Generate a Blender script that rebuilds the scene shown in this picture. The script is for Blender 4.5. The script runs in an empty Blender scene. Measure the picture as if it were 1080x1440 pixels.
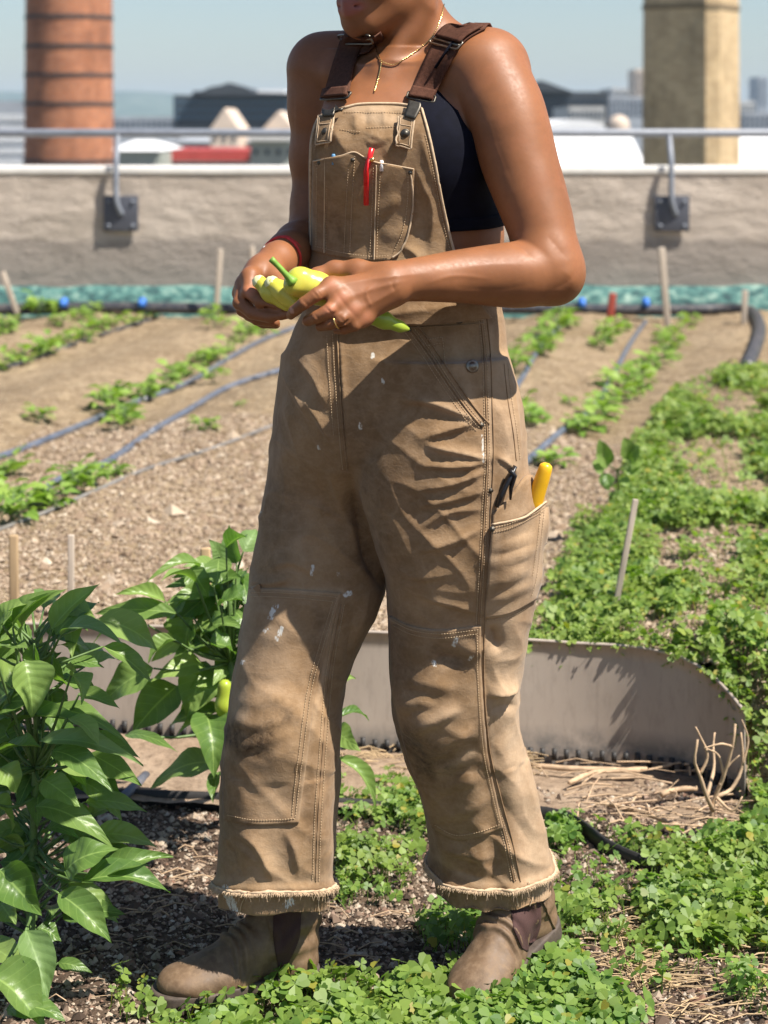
import bpy, bmesh, math, random
import numpy as np
from mathutils import Vector, Matrix, noise
from mathutils.bvhtree import BVHTree

rng = np.random.default_rng(7)
random.seed(7)
C = bpy.context.scene.collection
FPX, CX, HY, CAMZ = 2835.0, 540.0, 170.0, 1.32      # focal length in photo pixels, principal point, eye height

def W(px, py, d):
    """world point seen at photo pixel (px, py) at distance d metres in front of the camera"""
    return np.array([(px - CX) / FPX * d, d, CAMZ - (py - HY) / FPX * d])

def G(px, py, z=0.0):
    """world point on the level plane z that is seen at (px, py)"""
    return W(px, py, FPX * (CAMZ - z) / (py - HY))

def PX(P):
    P = np.asarray(P, dtype=float)
    return np.stack([CX + P[:, 0] / P[:, 1] * FPX, HY + (CAMZ - P[:, 2]) / P[:, 1] * FPX], 1)

def nrm(v):
    v = np.asarray(v, dtype=float)
    return v / (np.linalg.norm(v) + 1e-12)

# ------------------------------------------------------------------ meshes
def mesh_np(name, V, F, mat=None, parent=None, smooth=True, loc=None):
    """V (n,3), F (m,3|4) array or list of arrays; linked as ONE object"""
    V = np.asarray(V, dtype=np.float32)
    Fs = F if isinstance(F, list) and isinstance(F[0], np.ndarray) else [F]
    Fs = [np.asarray(f, dtype=np.int32) for f in Fs if len(f)]
    me = bpy.data.meshes.new(name)
    me.vertices.add(len(V))
    o = None
    if loc is not None:
        V = V - np.asarray(loc, dtype=np.float32)
    me.vertices.foreach_set('co', V.ravel())
    nl = sum(f.size for f in Fs)
    me.loops.add(nl)
    me.loops.foreach_set('vertex_index', np.concatenate([f.ravel() for f in Fs]))
    npoly = sum(len(f) for f in Fs)
    me.polygons.add(npoly)
    tot = np.concatenate([np.full(len(f), f.shape[1], np.int32) for f in Fs])
    start = np.concatenate([[0], np.cumsum(tot)[:-1]]).astype(np.int32)
    me.polygons.foreach_set('loop_start', start)
    try:
        me.polygons.foreach_set('loop_total', tot)
    except Exception:
        pass
    me.polygons.foreach_set('use_smooth', np.full(npoly, smooth, dtype=bool))
    me.update(calc_edges=True)
    me.validate(clean_customdata=False)
    o = bpy.data.objects.new(name, me)
    C.objects.link(o)
    if loc is not None:
        o.location = loc
    if mat is not None:
        me.materials.append(mat)
    if parent is not None:
        o.parent = parent
        if loc is None:
            o.matrix_parent_inverse = Matrix.Translation(-wloc(parent))
    return o

def wloc(o):
    v = Vector((0, 0, 0))
    while o is not None:
        if o.parent is None:
            v += o.location
        else:
            v += o.location + o.matrix_parent_inverse.translation
        o = o.parent
    return v

def fattr(o, name, vals):
    a = o.data.attributes.new(name, 'FLOAT', 'POINT')
    a.data.foreach_set('value', np.asarray(vals, dtype=np.float32))

def tag(o, label=None, cat=None, group=None, kind=None):
    if label: o['label'] = label
    if cat: o['category'] = cat
    if group: o['group'] = group
    if kind: o['kind'] = kind
    return o

def empty(name, loc, label=None, cat=None, group=None):
    o = bpy.data.objects.new(name, None)
    o.empty_display_size = 0.05
    C.objects.link(o)
    o.location = loc
    return tag(o, label, cat, group)

class MB:
    """collects simple solids; build() links them as ONE mesh object"""
    def __init__(s): s.V = []; s.Q = []; s.T = []; s.n = 0
    def add(s, V, Q=(), T=()):
        V = np.asarray(V, float)
        if len(Q): s.Q.append(np.asarray(Q, int) + s.n)
        if len(T): s.T.append(np.asarray(T, int) + s.n)
        s.V.append(V); s.n += len(V)
    def box(s, c, size, M=None, bev=0.0):
        hx, hy, hz = [0.5 * v for v in size]
        if bev <= 0:
            V = np.array([[x, y, z] for x in (-hx, hx) for y in (-hy, hy) for z in (-hz, hz)])
            Q = [[0, 1, 3, 2], [4, 6, 7, 5], [0, 4, 5, 1], [2, 3, 7, 6], [0, 2, 6, 4], [1, 5, 7, 3]]
            if M is not None: V = V @ np.asarray(M).T
            s.add(V + np.asarray(c), Q); return
        b = min(bev, hx * .9, hy * .9, hz * .9)
        bm = bmesh.new()
        bmesh.ops.create_cube(bm, size=1.0)
        for v in bm.verts: v.co = Vector((v.co.x * 2 * hx, v.co.y * 2 * hy, v.co.z * 2 * hz))
        bmesh.ops.bevel(bm, geom=bm.edges[:], offset=b, segments=2, affect='EDGES', profile=0.6)
        s.bm(bm, c, M)
    def bm(s, bm, c=(0, 0, 0), M=None):
        bm.verts.index_update()
        V = np.array([v.co[:] for v in bm.verts])
        if M is not None: V = V @ np.asarray(M).T
        bmesh.ops.triangulate(bm, faces=[f for f in bm.faces if len(f.verts) > 4])
        Q = [[v.index for v in f.verts] for f in bm.faces if len(f.verts) == 4]
        T = [[v.index for v in f.verts] for f in bm.faces if len(f.verts) == 3]
        s.add(V + np.asarray(c), Q, T); bm.free()
    def tube(s, pts, rad, n=8, cap=True, flat=1.0, jitter=0.0):
        pts = np.asarray(pts, float); m = len(pts)
        rad = np.broadcast_to(np.asarray(rad, float), (m,))
        t = np.gradient(pts, axis=0); t /= np.linalg.norm(t, axis=1)[:, None] + 1e-12
        up = np.array([0, 0, 1.0]) if abs(t[0][2]) < 0.9 else np.array([1.0, 0, 0])
        u = np.cross(t[0], up); u /= np.linalg.norm(u)
        V = []
        for i in range(m):
            u = u - t[i] * np.dot(u, t[i]); u /= np.linalg.norm(u) + 1e-12
            w = np.cross(t[i], u)
            for k in range(n):
                a = 2 * math.pi * k / n
                rr = rad[i] * (1 + (random.uniform(-jitter, jitter) if jitter else 0))
                V.append(pts[i] + rr * (math.cos(a) * u + flat * math.sin(a) * w))
        Q = [[i * n + k, i * n + (k + 1) % n, (i + 1) * n + (k + 1) % n, (i + 1) * n + k] for i in range(m - 1) for k in range(n)]
        T = []
        if cap:
            V.append(pts[0]); V.append(pts[-1])
            a, b = m * n, m * n + 1
            T += [[a, (k + 1) % n, k] for k in range(n)]
            T += [[b, (m - 1) * n + k, (m - 1) * n + (k + 1) % n] for k in range(n)]
        s.add(V, Q, T)
    def lathe(s, prof, c, n=32):
        """prof: (r, z) list about the vertical through c"""
        m = len(prof); V = []
        for r, z in prof:
            for k in range(n):
                a = 2 * math.pi * k / n
                V.append([c[0] + r * math.cos(a), c[1] + r * math.sin(a), c[2] + z])
        Q = [[i * n + k, i * n + (k + 1) % n, (i + 1) * n + (k + 1) % n, (i + 1) * n + k] for i in range(m - 1) for k in range(n)]
        s.add(V, Q)
    def build(s, name, mat=None, parent=None, smooth=True, loc=None):
        F = []
        if s.Q: F.append(np.concatenate(s.Q))
        if s.T: F.append(np.concatenate(s.T))
        return mesh_np(name, np.concatenate(s.V), F, mat, parent, smooth, loc)

def spline(pts, n):
    """Catmull-Rom through pts, n samples"""
    P = np.asarray(pts, float)
    if len(P) == 2:
        t = np.linspace(0, 1, n)[:, None]; return P[0] * (1 - t) + P[1] * t
    Q = np.vstack([2 * P[0] - P[1], P, 2 * P[-1] - P[-2]])
    seg = np.linalg.norm(np.diff(P, axis=0), axis=1); cum = np.concatenate([[0], np.cumsum(seg)])
    out = []
    for s_ in np.linspace(0, cum[-1], n):
        i = min(max(np.searchsorted(cum, s_, 'right') - 1, 0), len(P) - 2)
        t = (s_ - cum[i]) / (seg[i] + 1e-12)
        p0, p1, p2, p3 = Q[i], Q[i + 1], Q[i + 2], Q[i + 3]
        out.append(.5 * (2 * p1 + (p2 - p0) * t + (2 * p0 - 5 * p1 + 4 * p2 - p3) * t * t + (3 * p1 - p0 - 3 * p2 + p3) * t ** 3))
    return np.array(out)

# ------------------------------------------------------------------ signed-distance modelling
BIG = 0.08
class Vol:
    def __init__(s, lo, hi, h):
        s.lo = np.array(lo, float); s.h = h
        s.n = np.ceil((np.array(hi, float) - s.lo) / h).astype(int) + 1
        s.F = np.full(s.n, BIG, np.float32)
    def region(s, lo, hi, m):
        a = np.clip(np.floor((np.asarray(lo) - m - s.lo) / s.h).astype(int), 0, s.n)
        b = np.clip(np.ceil((np.asarray(hi) + m - s.lo) / s.h).astype(int) + 1, 0, s.n)
        if np.any(b <= a): return None, None
        sl = tuple(slice(a[i], b[i]) for i in range(3))
        ax = [(s.lo[i] + s.h * np.arange(a[i], b[i])).astype(np.float32) for i in range(3)]
        return sl, (ax[0][:, None, None], ax[1][None, :, None], ax[2][None, None, :])
    def add(s, prim, k=0.01, op='u'):
        fn, lo, hi = prim
        sl, g = s.region(lo, hi, k + 4 * s.h)
        if sl is None: return
        d = fn(*g).astype(np.float32); A = s.F[sl]
        if op == 'u':
            hh = np.maximum(k - np.abs(A - d), 0) / k
            s.F[sl] = np.minimum(A, d) - hh * hh * k * 0.25
        elif op == 's':
            d = -d; hh = np.maximum(k - np.abs(A - d), 0) / k
            s.F[sl] = np.maximum(A, d) + hh * hh * k * 0.25
    def mesh(s, smooth_it=1):
        F = s.F; n = F.shape
        ins = F < 0
        c = np.zeros([v - 1 for v in n], np.uint8)
        for dx in (0, 1):
            for dy in (0, 1):
                for dz in (0, 1):
                    c += ins[dx:n[0] - 1 + dx, dy:n[1] - 1 + dy, dz:n[2] - 1 + dz]
        I = np.argwhere((c > 0) & (c < 8))
        idx = np.full(c.shape, -1, np.int32); idx[tuple(I.T)] = np.arange(len(I))
        acc = np.zeros((len(I), 3)); cnt = np.zeros(len(I))
        cor = [(a, b, d) for a in (0, 1) for b in (0, 1) for d in (0, 1)]
        val = {q: F[I[:, 0] + q[0], I[:, 1] + q[1], I[:, 2] + q[2]].astype(float) for q in cor}
        for q in cor:
            for ax in range(3):
                if q[ax] == 0:
                    r = list(q); r[ax] = 1; r = tuple(r)
                    a, b = val[q], val[r]; m = (a < 0) != (b < 0)
                    t = np.where(m, a / np.where(m, a - b, 1), 0)
                    p = np.array(q, float)[None, :].repeat(len(I), 0); p[:, ax] = t
                    acc[m] += p[m]; cnt[m] += 1
        V = s.lo + s.h * (I + acc / cnt[:, None])
        Q = []
        for ax in range(3):
            b1, b2 = (ax + 1) % 3, (ax + 2) % 3
            a = ins; sh = [slice(None)] * 3; s2 = [slice(None)] * 3
            sh[ax] = slice(0, n[ax] - 1); s2[ax] = slice(1, n[ax])
            E = np.argwhere(ins[tuple(sh)] != ins[tuple(s2)])
            ok = (E[:, b1] > 0) & (E[:, b2] > 0) & (E[:, b1] < n[b1] - 1) & (E[:, b2] < n[b2] - 1)
            E = E[ok]
            def cell(d1, d2):
                K = E.copy(); K[:, b1] -= d1; K[:, b2] -= d2
                return idx[tuple(K.T)]
            q = np.stack([cell(1, 1), cell(0, 1), cell(0, 0), cell(1, 0)], 1)
            flip = ~ins[tuple(E.T)]
            q[flip] = q[flip][:, ::-1]
            Q.append(q)
        Q = np.concatenate(Q)
        Q = Q[(Q >= 0).all(1)]
        for _ in range(smooth_it): V = lap(V, Q, 0.5)
        return V, Q

def lap(V, Q, lam, w=None):
    S = np.zeros_like(V); c = np.zeros(len(V))
    for a, b in ((0, 1), (1, 2), (2, 3), (3, 0)):
        for i, j in ((a, b), (b, a)):
            c += np.bincount(Q[:, i], minlength=len(V))
            for ax in range(3):
                S[:, ax] += np.bincount(Q[:, i], weights=V[Q[:, j], ax], minlength=len(V))
    L = S / np.maximum(c, 1)[:, None] - V
    if w is not None: L = L * w[:, None]
    return V + lam * L

def vnormals(V, Q):
    n = np.cross(V[Q[:, 2]] - V[Q[:, 0]], V[Q[:, 3 if Q.shape[1] > 3 else 1]] - V[Q[:, 1 if Q.shape[1] > 3 else 0]])
    N = np.zeros_like(V)
    for k in range(Q.shape[1]):
        for ax in range(3): N[:, ax] += np.bincount(Q[:, k], weights=n[:, ax], minlength=len(V))
    return N / (np.linalg.norm(N, axis=1)[:, None] + 1e-12)

def cone(a, b, r1, r2):
    a = np.asarray(a, float); b = np.asarray(b, float); ab = b - a; L2 = float(ab @ ab) + 1e-12
    R = max(r1, r2)
    def fn(X, Y, Z):
        x, y, z = X - a[0], Y - a[1], Z - a[2]
        t = np.clip((x * ab[0] + y * ab[1] + z * ab[2]) / L2, 0, 1)
        return np.sqrt((x - t * ab[0]) ** 2 + (y - t * ab[1]) ** 2 + (z - t * ab[2]) ** 2) - (r1 + (r2 - r1) * t)
    return fn, np.minimum(a, b) - R, np.maximum(a, b) + R

def ell(c, r, M=None):
    """ellipsoid, columns of M = its axes"""
    c = np.asarray(c, float); M = np.eye(3) if M is None else np.asarray(M, float); R = max(r)
    def fn(X, Y, Z):
        x, y, z = X - c[0], Y - c[1], Z - c[2]
        k0 = 0; k1 = 0
        for i in range(3):
            q = x * M[0, i] + y * M[1, i] + z * M[2, i]
            k0 = k0 + (q / r[i]) ** 2; k1 = k1 + (q / r[i] ** 2) ** 2
        k0 = np.sqrt(k0); k1 = np.sqrt(k1) + 1e-9
        return k0 * (k0 - 1) / k1
    return fn, c - R, c + R

def rbox(c, half, M, r):
    c = np.asarray(c, float); M = np.asarray(M, float); R = float(np.linalg.norm(half))
    def fn(X, Y, Z):
        x, y, z = X - c[0], Y - c[1], Z - c[2]
        q = [np.abs(x * M[0, i] + y * M[1, i] + z * M[2, i]) - (half[i] - r) for i in range(3)]
        o = np.sqrt(sum(np.maximum(v, 0) ** 2 for v in q))
        return o + np.minimum(np.maximum(np.maximum(q[0], q[1]), q[2]), 0) - r
    return fn, c - R, c + R

def zloft(rows, pw=2.0, grow=0.0):
    """rows (z, cx, cy, rx, ry): a stack of ellipses, smoothly interpolated; flat ends"""
    rows = sorted(rows); R = np.array(rows, float)
    T = spline(R, 200); T = T[np.argsort(T[:, 0])]
    z0, z1 = R[0, 0], R[-1, 0]
    lo = [(R[:, 1] - R[:, 3]).min() - grow, (R[:, 2] - R[:, 4]).min() - grow, z0]
    hi = [(R[:, 1] + R[:, 3]).max() + grow, (R[:, 2] + R[:, 4]).max() + grow, z1]
    def fn(X, Y, Z):
        zz = Z.ravel(); cx, cy, rx, ry = [np.interp(zz, T[:, 0], T[:, i])[None, None, :] for i in (1, 2, 3, 4)]
        rx = rx + grow; ry = ry + grow
        x = np.abs(X - cx); y = np.abs(Y - cy)
        k0 = ((x / rx) ** pw + (y / ry) ** pw) ** (1 / pw)
        k1 = np.sqrt((x / rx ** 2) ** 2 + (y / ry ** 2) ** 2) + 1e-9
        d = np.where(k0 > 0.3, k0 * (k0 - 1) / k1, (k0 - 1) * np.minimum(rx, ry))
        e = np.maximum(Z - z1, z0 - Z)
        return np.maximum(d, e)
    return fn, lo, hi

def pxrows(rows):
    """[photo row, left px, right px, depth, half depth] -> zloft rows"""
    out = []
    for y, l, r, d, ry in rows:
        a, b = W(l, y, d), W(r, y, d)
        out.append((a[2], (a[0] + b[0]) / 2, d, (b[0] - a[0]) / 2, ry))
    return out

def chain(vol, pts, k, first_k=None, dense=0):
    """pts: (px, py, depth, radius)"""
    if dense:
        pts = [tuple(q) for q in spline([(a, b, c * 1000, d * 1000) for a, b, c, d in pts], dense)]
        pts = [(a, b, c / 1000, d / 1000) for a, b, c, d in pts]
    for i in range(len(pts) - 1):
        a, b = pts[i], pts[i + 1]
        vol.add(cone(W(*a[:3]), W(*b[:3]), a[3], b[3]), first_k if (i == 0 and first_k) else k)

# ------------------------------------------------------------------ laying things on a surface
CAM = Vector((0, 0, CAMZ))
class Surf:
    def __init__(s, V, Q):
        s.t = BVHTree.FromPolygons([tuple(v) for v in V], [tuple(q) for q in Q], all_triangles=False)
        s.last = 3.0
    def hit(s, px, py):
        d = Vector(W(px, py, 1.0)) - CAM
        d.normalize()
        h, n, i, t = s.t.ray_cast(CAM, d)
        if h is None:
            p = Vector(W(px, py, s.last))
            h, n, i, t = s.t.find_nearest(p)
            if n.dot(d) > 0.2: n = n - 1.2 * n.dot(d) * d; n.normalize()
        else:
            if n.dot(d) > 0: n = -n
            s.last = h.y
        return np.array(h), np.array(n)
    def near(s, p):
        h, n, i, t = s.t.find_nearest(Vector(p))
        return np.array(h), np.array(n)

def coons(top, bot, left, right, nu, nv):
    T, B = spline(top, nu), spline(bot, nu); L, R = spline(left, nv), spline(right, nv)
    g = np.zeros((nv, nu, 2))
    for j in range(nv):
        v = j / (nv - 1)
        for i in range(nu):
            u = i / (nu - 1)
            g[j, i] = (1 - v) * T[i] + v * B[i] + (1 - u) * L[j] + u * R[j] - ((1 - u) * (1 - v) * T[0] + u * (1 - v) * T[-1] + (1 - u) * v * B[0] + u * v * B[-1])
    return g

def sheet(grid, nrmg, off, thick):
    """grid (nv,nu,3) lifted off along its normals and given thickness"""
    nv, nu = grid.shape[:2]
    top = grid + nrmg * off; botm = grid + nrmg * (off - thick)
    V = np.concatenate([top.reshape(-1, 3), botm.reshape(-1, 3)]); n = nv * nu
    id_ = np.arange(n).reshape(nv, nu)
    q = np.stack([id_[:-1, :-1], id_[1:, :-1], id_[1:, 1:], id_[:-1, 1:]], -1).reshape(-1, 4)
    Q = [q, q[:, ::-1] + n]
    for e in (id_[0, :], id_[-1, ::-1], id_[::-1, 0], id_[:, -1]):
        Q.append(np.stack([e[:-1], e[1:], e[1:] + n, e[:-1] + n], 1))
    return V, np.concatenate(Q)

def drape(surf, g, relax=2):
    nv, nu = g.shape[:2]
    P = np.zeros((nv, nu, 3)); N = np.zeros((nv, nu, 3))
    for j in range(nv):
        for i in range(nu):
            P[j, i], N[j, i] = surf.hit(*g[j, i])
    for _ in range(relax):
        for A in (P, N):
            B = A.copy()
            B[1:-1, 1:-1] = (A[1:-1, 1:-1] * 2 + A[:-2, 1:-1] + A[2:, 1:-1] + A[1:-1, :-2] + A[1:-1, 2:]) / 6
            A[:] = B
    N /= np.linalg.norm(N, axis=2)[:, :, None] + 1e-9
    return P, N

def patch(name, surf, top, bot, left, right, off, thick, mat, parent, res=4.0, relax=2, bulge=None):
    ln = lambda p: np.linalg.norm(np.diff(np.asarray(p, float), axis=0), axis=1).sum()
    nu = max(4, int(max(ln(top), ln(bot)) / res)); nv = max(4, int(max(ln(left), ln(right)) / res))
    P, N = drape(surf, coons(top, bot, left, right, nu, nv), relax)
    o_ = off
    if bulge is not None:
        u = np.linspace(0, 1, nu)[None, :]; v = np.linspace(0, 1, nv)[:, None]
        o_ = off + bulge(u, v)[..., None]
    V, Q = sheet(P, N, o_, thick if bulge is None else thick)
    o = mesh_np(name, V, Q, mat, parent)
    return o, P, N

def line_on(surf, pl, step=0.003, px_step=2.0):
    pl = np.asarray(pl, float)
    L = np.linalg.norm(np.diff(pl, axis=0), axis=1).sum()
    s_ = spline(pl, max(3, int(L / px_step)))
    H = [surf.hit(*p) for p in s_]
    return np.array([h[0] for h in H]), np.array([h[1] for h in H])

def stitches(mb, surf, pl, lift=0.0008, dash=0.0026, gap=0.0014, r=0.00055):
    P, N = line_on(surf, pl)
    seg = np.linalg.norm(np.diff(P, axis=0), axis=1); seg = np.where(seg > 0.02, 0.0, seg)
    cum = np.concatenate([[0], np.cumsum(seg)])
    s_ = 0.0
    while s_ + dash < cum[-1]:
        e = []
        for q in (s_, s_ + dash * .5, s_ + dash):
            e.append([np.interp(q, cum, P[:, k]) + lift * np.interp(q, cum, N[:, k]) for k in range(3)])
        e = np.array(e); e[1] += 0.0003 * N[min(len(N) - 1, np.searchsorted(cum, s_))]
        mb.tube(e, [r * .7, r, r * .7], 5)
        s_ += dash + gap

# ------------------------------------------------------------------ materials
class NT:
    def __init__(s, name):
        s.m = bpy.data.materials.new(name); s.m.use_nodes = True
        s.t = s.m.node_tree; s.n = s.t.nodes; s.p = s.n['Principled BSDF']; s.out = s.n['Material Output']
        s._c = {}
    def L(s, a, b): s.t.links.new(a, b)
    def node(s, ty, **kw):
        x = s.n.new(ty)
        for k, v in kw.items():
            if hasattr(x, k): setattr(x, k, v)
            else: x.inputs[k].default_value = v
        return x
    def pos(s, scale=(1, 1, 1), obj=True):
        k = ('p', tuple(scale), obj)
        if k not in s._c:
            tc = s.node('ShaderNodeTexCoord'); mp = s.node('ShaderNodeMapping'); mp.inputs['Scale'].default_value = scale
            s.L(tc.outputs['Object'], mp.inputs['Vector']); s._c[k] = mp.outputs[0]
        return s._c[k]
    def noise(s, scale, detail=4, rough=.6, stretch=(1, 1, 1), dist=0):
        x = s.node('ShaderNodeTexNoise'); x.inputs['Scale'].default_value = scale; x.inputs['Detail'].default_value = detail
        x.inputs['Roughness'].default_value = rough; x.inputs['Distortion'].default_value = dist
        s.L(s.pos(stretch), x.inputs['Vector']); return x.outputs['Fac']
    def voro(s, scale, feature='F1', out='Distance', stretch=(1, 1, 1), rnd=1):
        x = s.node('ShaderNodeTexVoronoi', feature=feature); x.inputs['Scale'].default_value = scale; x.inputs['Randomness'].default_value = rnd
        s.L(s.pos(stretch), x.inputs['Vector']); return x.outputs[out]
    def attr(s, name, out='Fac'):
        x = s.node('ShaderNodeAttribute', attribute_name=name); return x.outputs[out]
    def island(s):
        return s.node('ShaderNodeNewGeometry').outputs['Random Per Island']
    def ramp(s, fac, stops, interp='LINEAR'):
        x = s.node('ShaderNodeValToRGB'); r = x.color_ramp; r.interpolation = interp
        while len(r.elements) < len(stops): r.elements.new(0.5)
        for e, (p, c) in zip(r.elements, stops):
            e.position = p; e.color = (*c, 1) if len(c) == 3 else c
        s.L(fac, x.inputs[0]); return x.outputs[0]
    def gray(s, fac, a, b, lo=0.0, hi=1.0):
        x = s.node('ShaderNodeMapRange'); x.inputs[1].default_value = a; x.inputs[2].default_value = b
        x.inputs[3].default_value = lo; x.inputs[4].default_value = hi; s.L(fac, x.inputs[0]); return x.outputs[0]
    def mix(s, fac, a, b, mode='MIX'):
        x = s.node('ShaderNodeMix', data_type='RGBA', blend_type=mode)
        for v, i in ((fac, 0), (a, 6), (b, 7)):
            if isinstance(v, (int, float)): x.inputs[i].default_value = v
            elif isinstance(v, tuple): x.inputs[i].default_value = (*v, 1) if len(v) == 3 else v
            else: s.L(v, x.inputs[i])
        return x.outputs[2]
    def math(s, op, a, b=0.0):
        x = s.node('ShaderNodeMath', operation=op)
        for v, i in ((a, 0), (b, 1)):
            if isinstance(v, (int, float)): x.inputs[i].default_value = v
            else: s.L(v, x.inputs[i])
        return x.outputs[0]
    def bump(s, h, strength=.3, dist=.002, prev=None):
        x = s.node('ShaderNodeBump'); x.inputs['Strength'].default_value = strength; x.inputs['Distance'].default_value = dist
        s.L(h, x.inputs['Height'])
        if prev is not None: s.L(prev, x.inputs['Normal'])
        s.L(x.outputs[0], s.p.inputs['Normal']); return x.outputs[0]
    def set(s, color=None, rough=None, **kw):
        if color is not None:
            if isinstance(color, tuple): s.p.inputs['Base Color'].default_value = (*color, 1)
            else: s.L(color, s.p.inputs['Base Color'])
        if rough is not None:
            if isinstance(rough, (int, float)): s.p.inputs['Roughness'].default_value = rough
            else: s.L(rough, s.p.inputs['Roughness'])
        for k, v in kw.items():
            i = s.p.inputs[k]
            if isinstance(v, (int, float, tuple)): i.default_value = v
            else: s.L(v, i)
        return s

def simple(name, col, rough=.6, var=.25, scale=30, bump=0.0, bdist=.001, metal=0.0, stretch=(1, 1, 1), **kw):
    t = NT(name)
    n = t.noise(scale, 5, .65, stretch)
    lo = tuple(c * (1 - var) for c in col); hi = tuple(min(1, c * (1 + var)) for c in col)
    t.set(t.ramp(n, [(.3, lo), (.7, hi)]), rough, Metallic=metal, **kw)
    if bump: t.bump(n, bump, bdist)
    return t.m
# =================================================================== person
def mat_skin():
    t = NT('skin')
    n = t.noise(9, 4, .6); n2 = t.noise(160, 3, .6)
    c = t.ramp(n, [(.3, (.205, .079, .030)), (.7, (.295, .117, .045))])
    c = t.mix(t.gray(n2, .35, .75, 0, .25), c, (.19, .075, .038)); c = t.mix(t.gray(t.noise(28, 5, .65), .45, .75, 0, .35), c, (.35, .13, .06)); c = t.mix(t.gray(t.voro(95), .10, .03, 0, .35), c, (.12, .045, .022))
    c = t.mix(t.attr('lip'), c, (.30, .10, .075))
    c = t.mix(t.attr('nail'), c, (.50, .26, .17))
    c = t.mix(t.attr('knuckle'), c, (.50, .19, .10))
    t.set(c, t.gray(n2, .3, .7, .46, .58), **{'Subsurface Weight': .06, 'Subsurface Radius': (.012, .005, .003), 'Subsurface Scale': .5, 'Specular IOR Level': .40})
    b = t.bump(t.voro(700), .05, .0005); b = t.bump(t.noise(60, 4, .6), .07, .0014, b); t.bump(t.noise(17, 3, .5), .14, .006, b)
    return t.m

def mat_canvas(name='duck_canvas', tone=1.06):
    t = NT(name)
    n = t.noise(7, 5, .62); n2 = t.noise(38, 5, .7); n3 = t.noise(240, 3, .6)
    base = t.ramp(n, [(.30, (.165 * tone, .096 * tone, .046 * tone)), (.5, (.24 * tone, .147 * tone, .073 * tone)), (.70, (.335 * tone, .213 * tone, .110 * tone))])
    base = t.mix(t.gray(n2, .44, .74, 0, .5), base, (.40 * tone, .27 * tone, .16 * tone))
    base = t.mix(t.gray(n3, .3, .8, 0, .35), base, (.17 * tone, .10 * tone, .05 * tone))
    base = t.mix(t.math('MULTIPLY', t.attr('wear_lit'), t.gray(n2, .25, .6, .55, 1.1)), base, (.54, .39, .255))
    base = t.mix(t.math('MULTIPLY', t.attr('dirt'), t.gray(t.noise(70, 6, .8), .38, .6, .25, 1)), base, (.045, .025, .012))
    pm = t.gray(t.math('MULTIPLY', t.attr('paint'), t.gray(t.noise(230, 4, .75, (1, 1, .45)), .40, .54, 0, 1.2)), .30, .5)
    base = t.mix(pm, base, (.66, .64, .58))
    t.set(base, .88, **{'Sheen Weight': .12, 'Sheen Roughness': .5, 'Specular IOR Level': .18})
    rid = t.math('SUBTRACT', 1.0, t.math('ABSOLUTE', t.math('MULTIPLY', t.math('SUBTRACT', t.noise(26, 5, .6, (1, 1, 1.6), .6), .5), 5.0)))
    rid = t.math('POWER', t.math('MAXIMUM', rid, 0.0), 3.0)
    base = t.mix(t.math('MULTIPLY', rid, .16), base, (.46, .33, .215))
    t.set(base)
    w1 = t.node('ShaderNodeTexWave'); w1.bands_direction = 'Z'; w1.inputs['Scale'].default_value = 260; w1.inputs['Distortion'].default_value = 1.2; w1.inputs['Detail'].default_value = 2
    t.L(t.pos(), w1.inputs['Vector'])
    b = t.bump(w1.outputs['Fac'], .18, .0006)
    b = t.bump(t.noise(420, 3, .6), .25, .0008, b)
    b = t.bump(t.noise(30, 6, .6), .3, .005, b)
    t.bump(rid, .10, .002, b)
    return t.m

SKIN = mat_skin(); CANVAS = mat_canvas()
THREAD = simple('tan_thread', (.50, .36, .22), .8, .3, 200)
FRAY = simple('frayed_cotton', (.50, .365, .235), .9, .25, 150)
NAVY = simple('navy_jersey', (.0035, .004, .010), .85, .3, 60, .15, .0015, **{'Specular IOR Level': .15})
BRASS = simple('worn_metal', (.23, .20, .16), .38, .3, 120, .1, .0003, metal=.9)
DARKMETAL = simple('dark_metal', (.09, .08, .065), .45, .3, 120, .1, .0003, metal=.8)
GOLD = simple('gold', (.85, .58, .22), .25, .1, 100, metal=1.0)

def mat_web():
    t = NT('brown_webbing')
    n = t.noise(200, 4, .7)
    c = t.ramp(n, [(.3, (.050, .020, .012)), (.75, (.115, .048, .030))])
    c = t.mix(t.gray(t.noise(18, 3, .6), .45, .8, 0, .3), c, (.18, .095, .062))
    t.set(c, .88, **{'Specular IOR Level': .15})
    b = t.bump(t.noise(500, 2, .5), .5, .001)
    return t.m
WEB = mat_web()

person = empty('person', W(500, 1400, 3.05) * np.array([1, 1, 0]),
               'person in tan canvas dungarees and boots, holding a yellow pepper among the crops', 'person')

# ---- torso guide (rows: photo y, left px, right px, depth, half depth)
TORSO = [(95, 492, 672, 3.08, .070), (130, 462, 680, 3.07, .090), (180, 446, 684, 3.06, .112), (230, 444, 690, 3.06, .118),
         (280, 446, 702, 3.06, .112), (325, 448, 709, 3.06, .106), (365, 446, 706, 3.06, .108), (430, 440, 700, 3.06, .115), (520, 440, 690, 3.06, .10)]
torso = zloft(pxrows(TORSO), 2.25)

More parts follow.
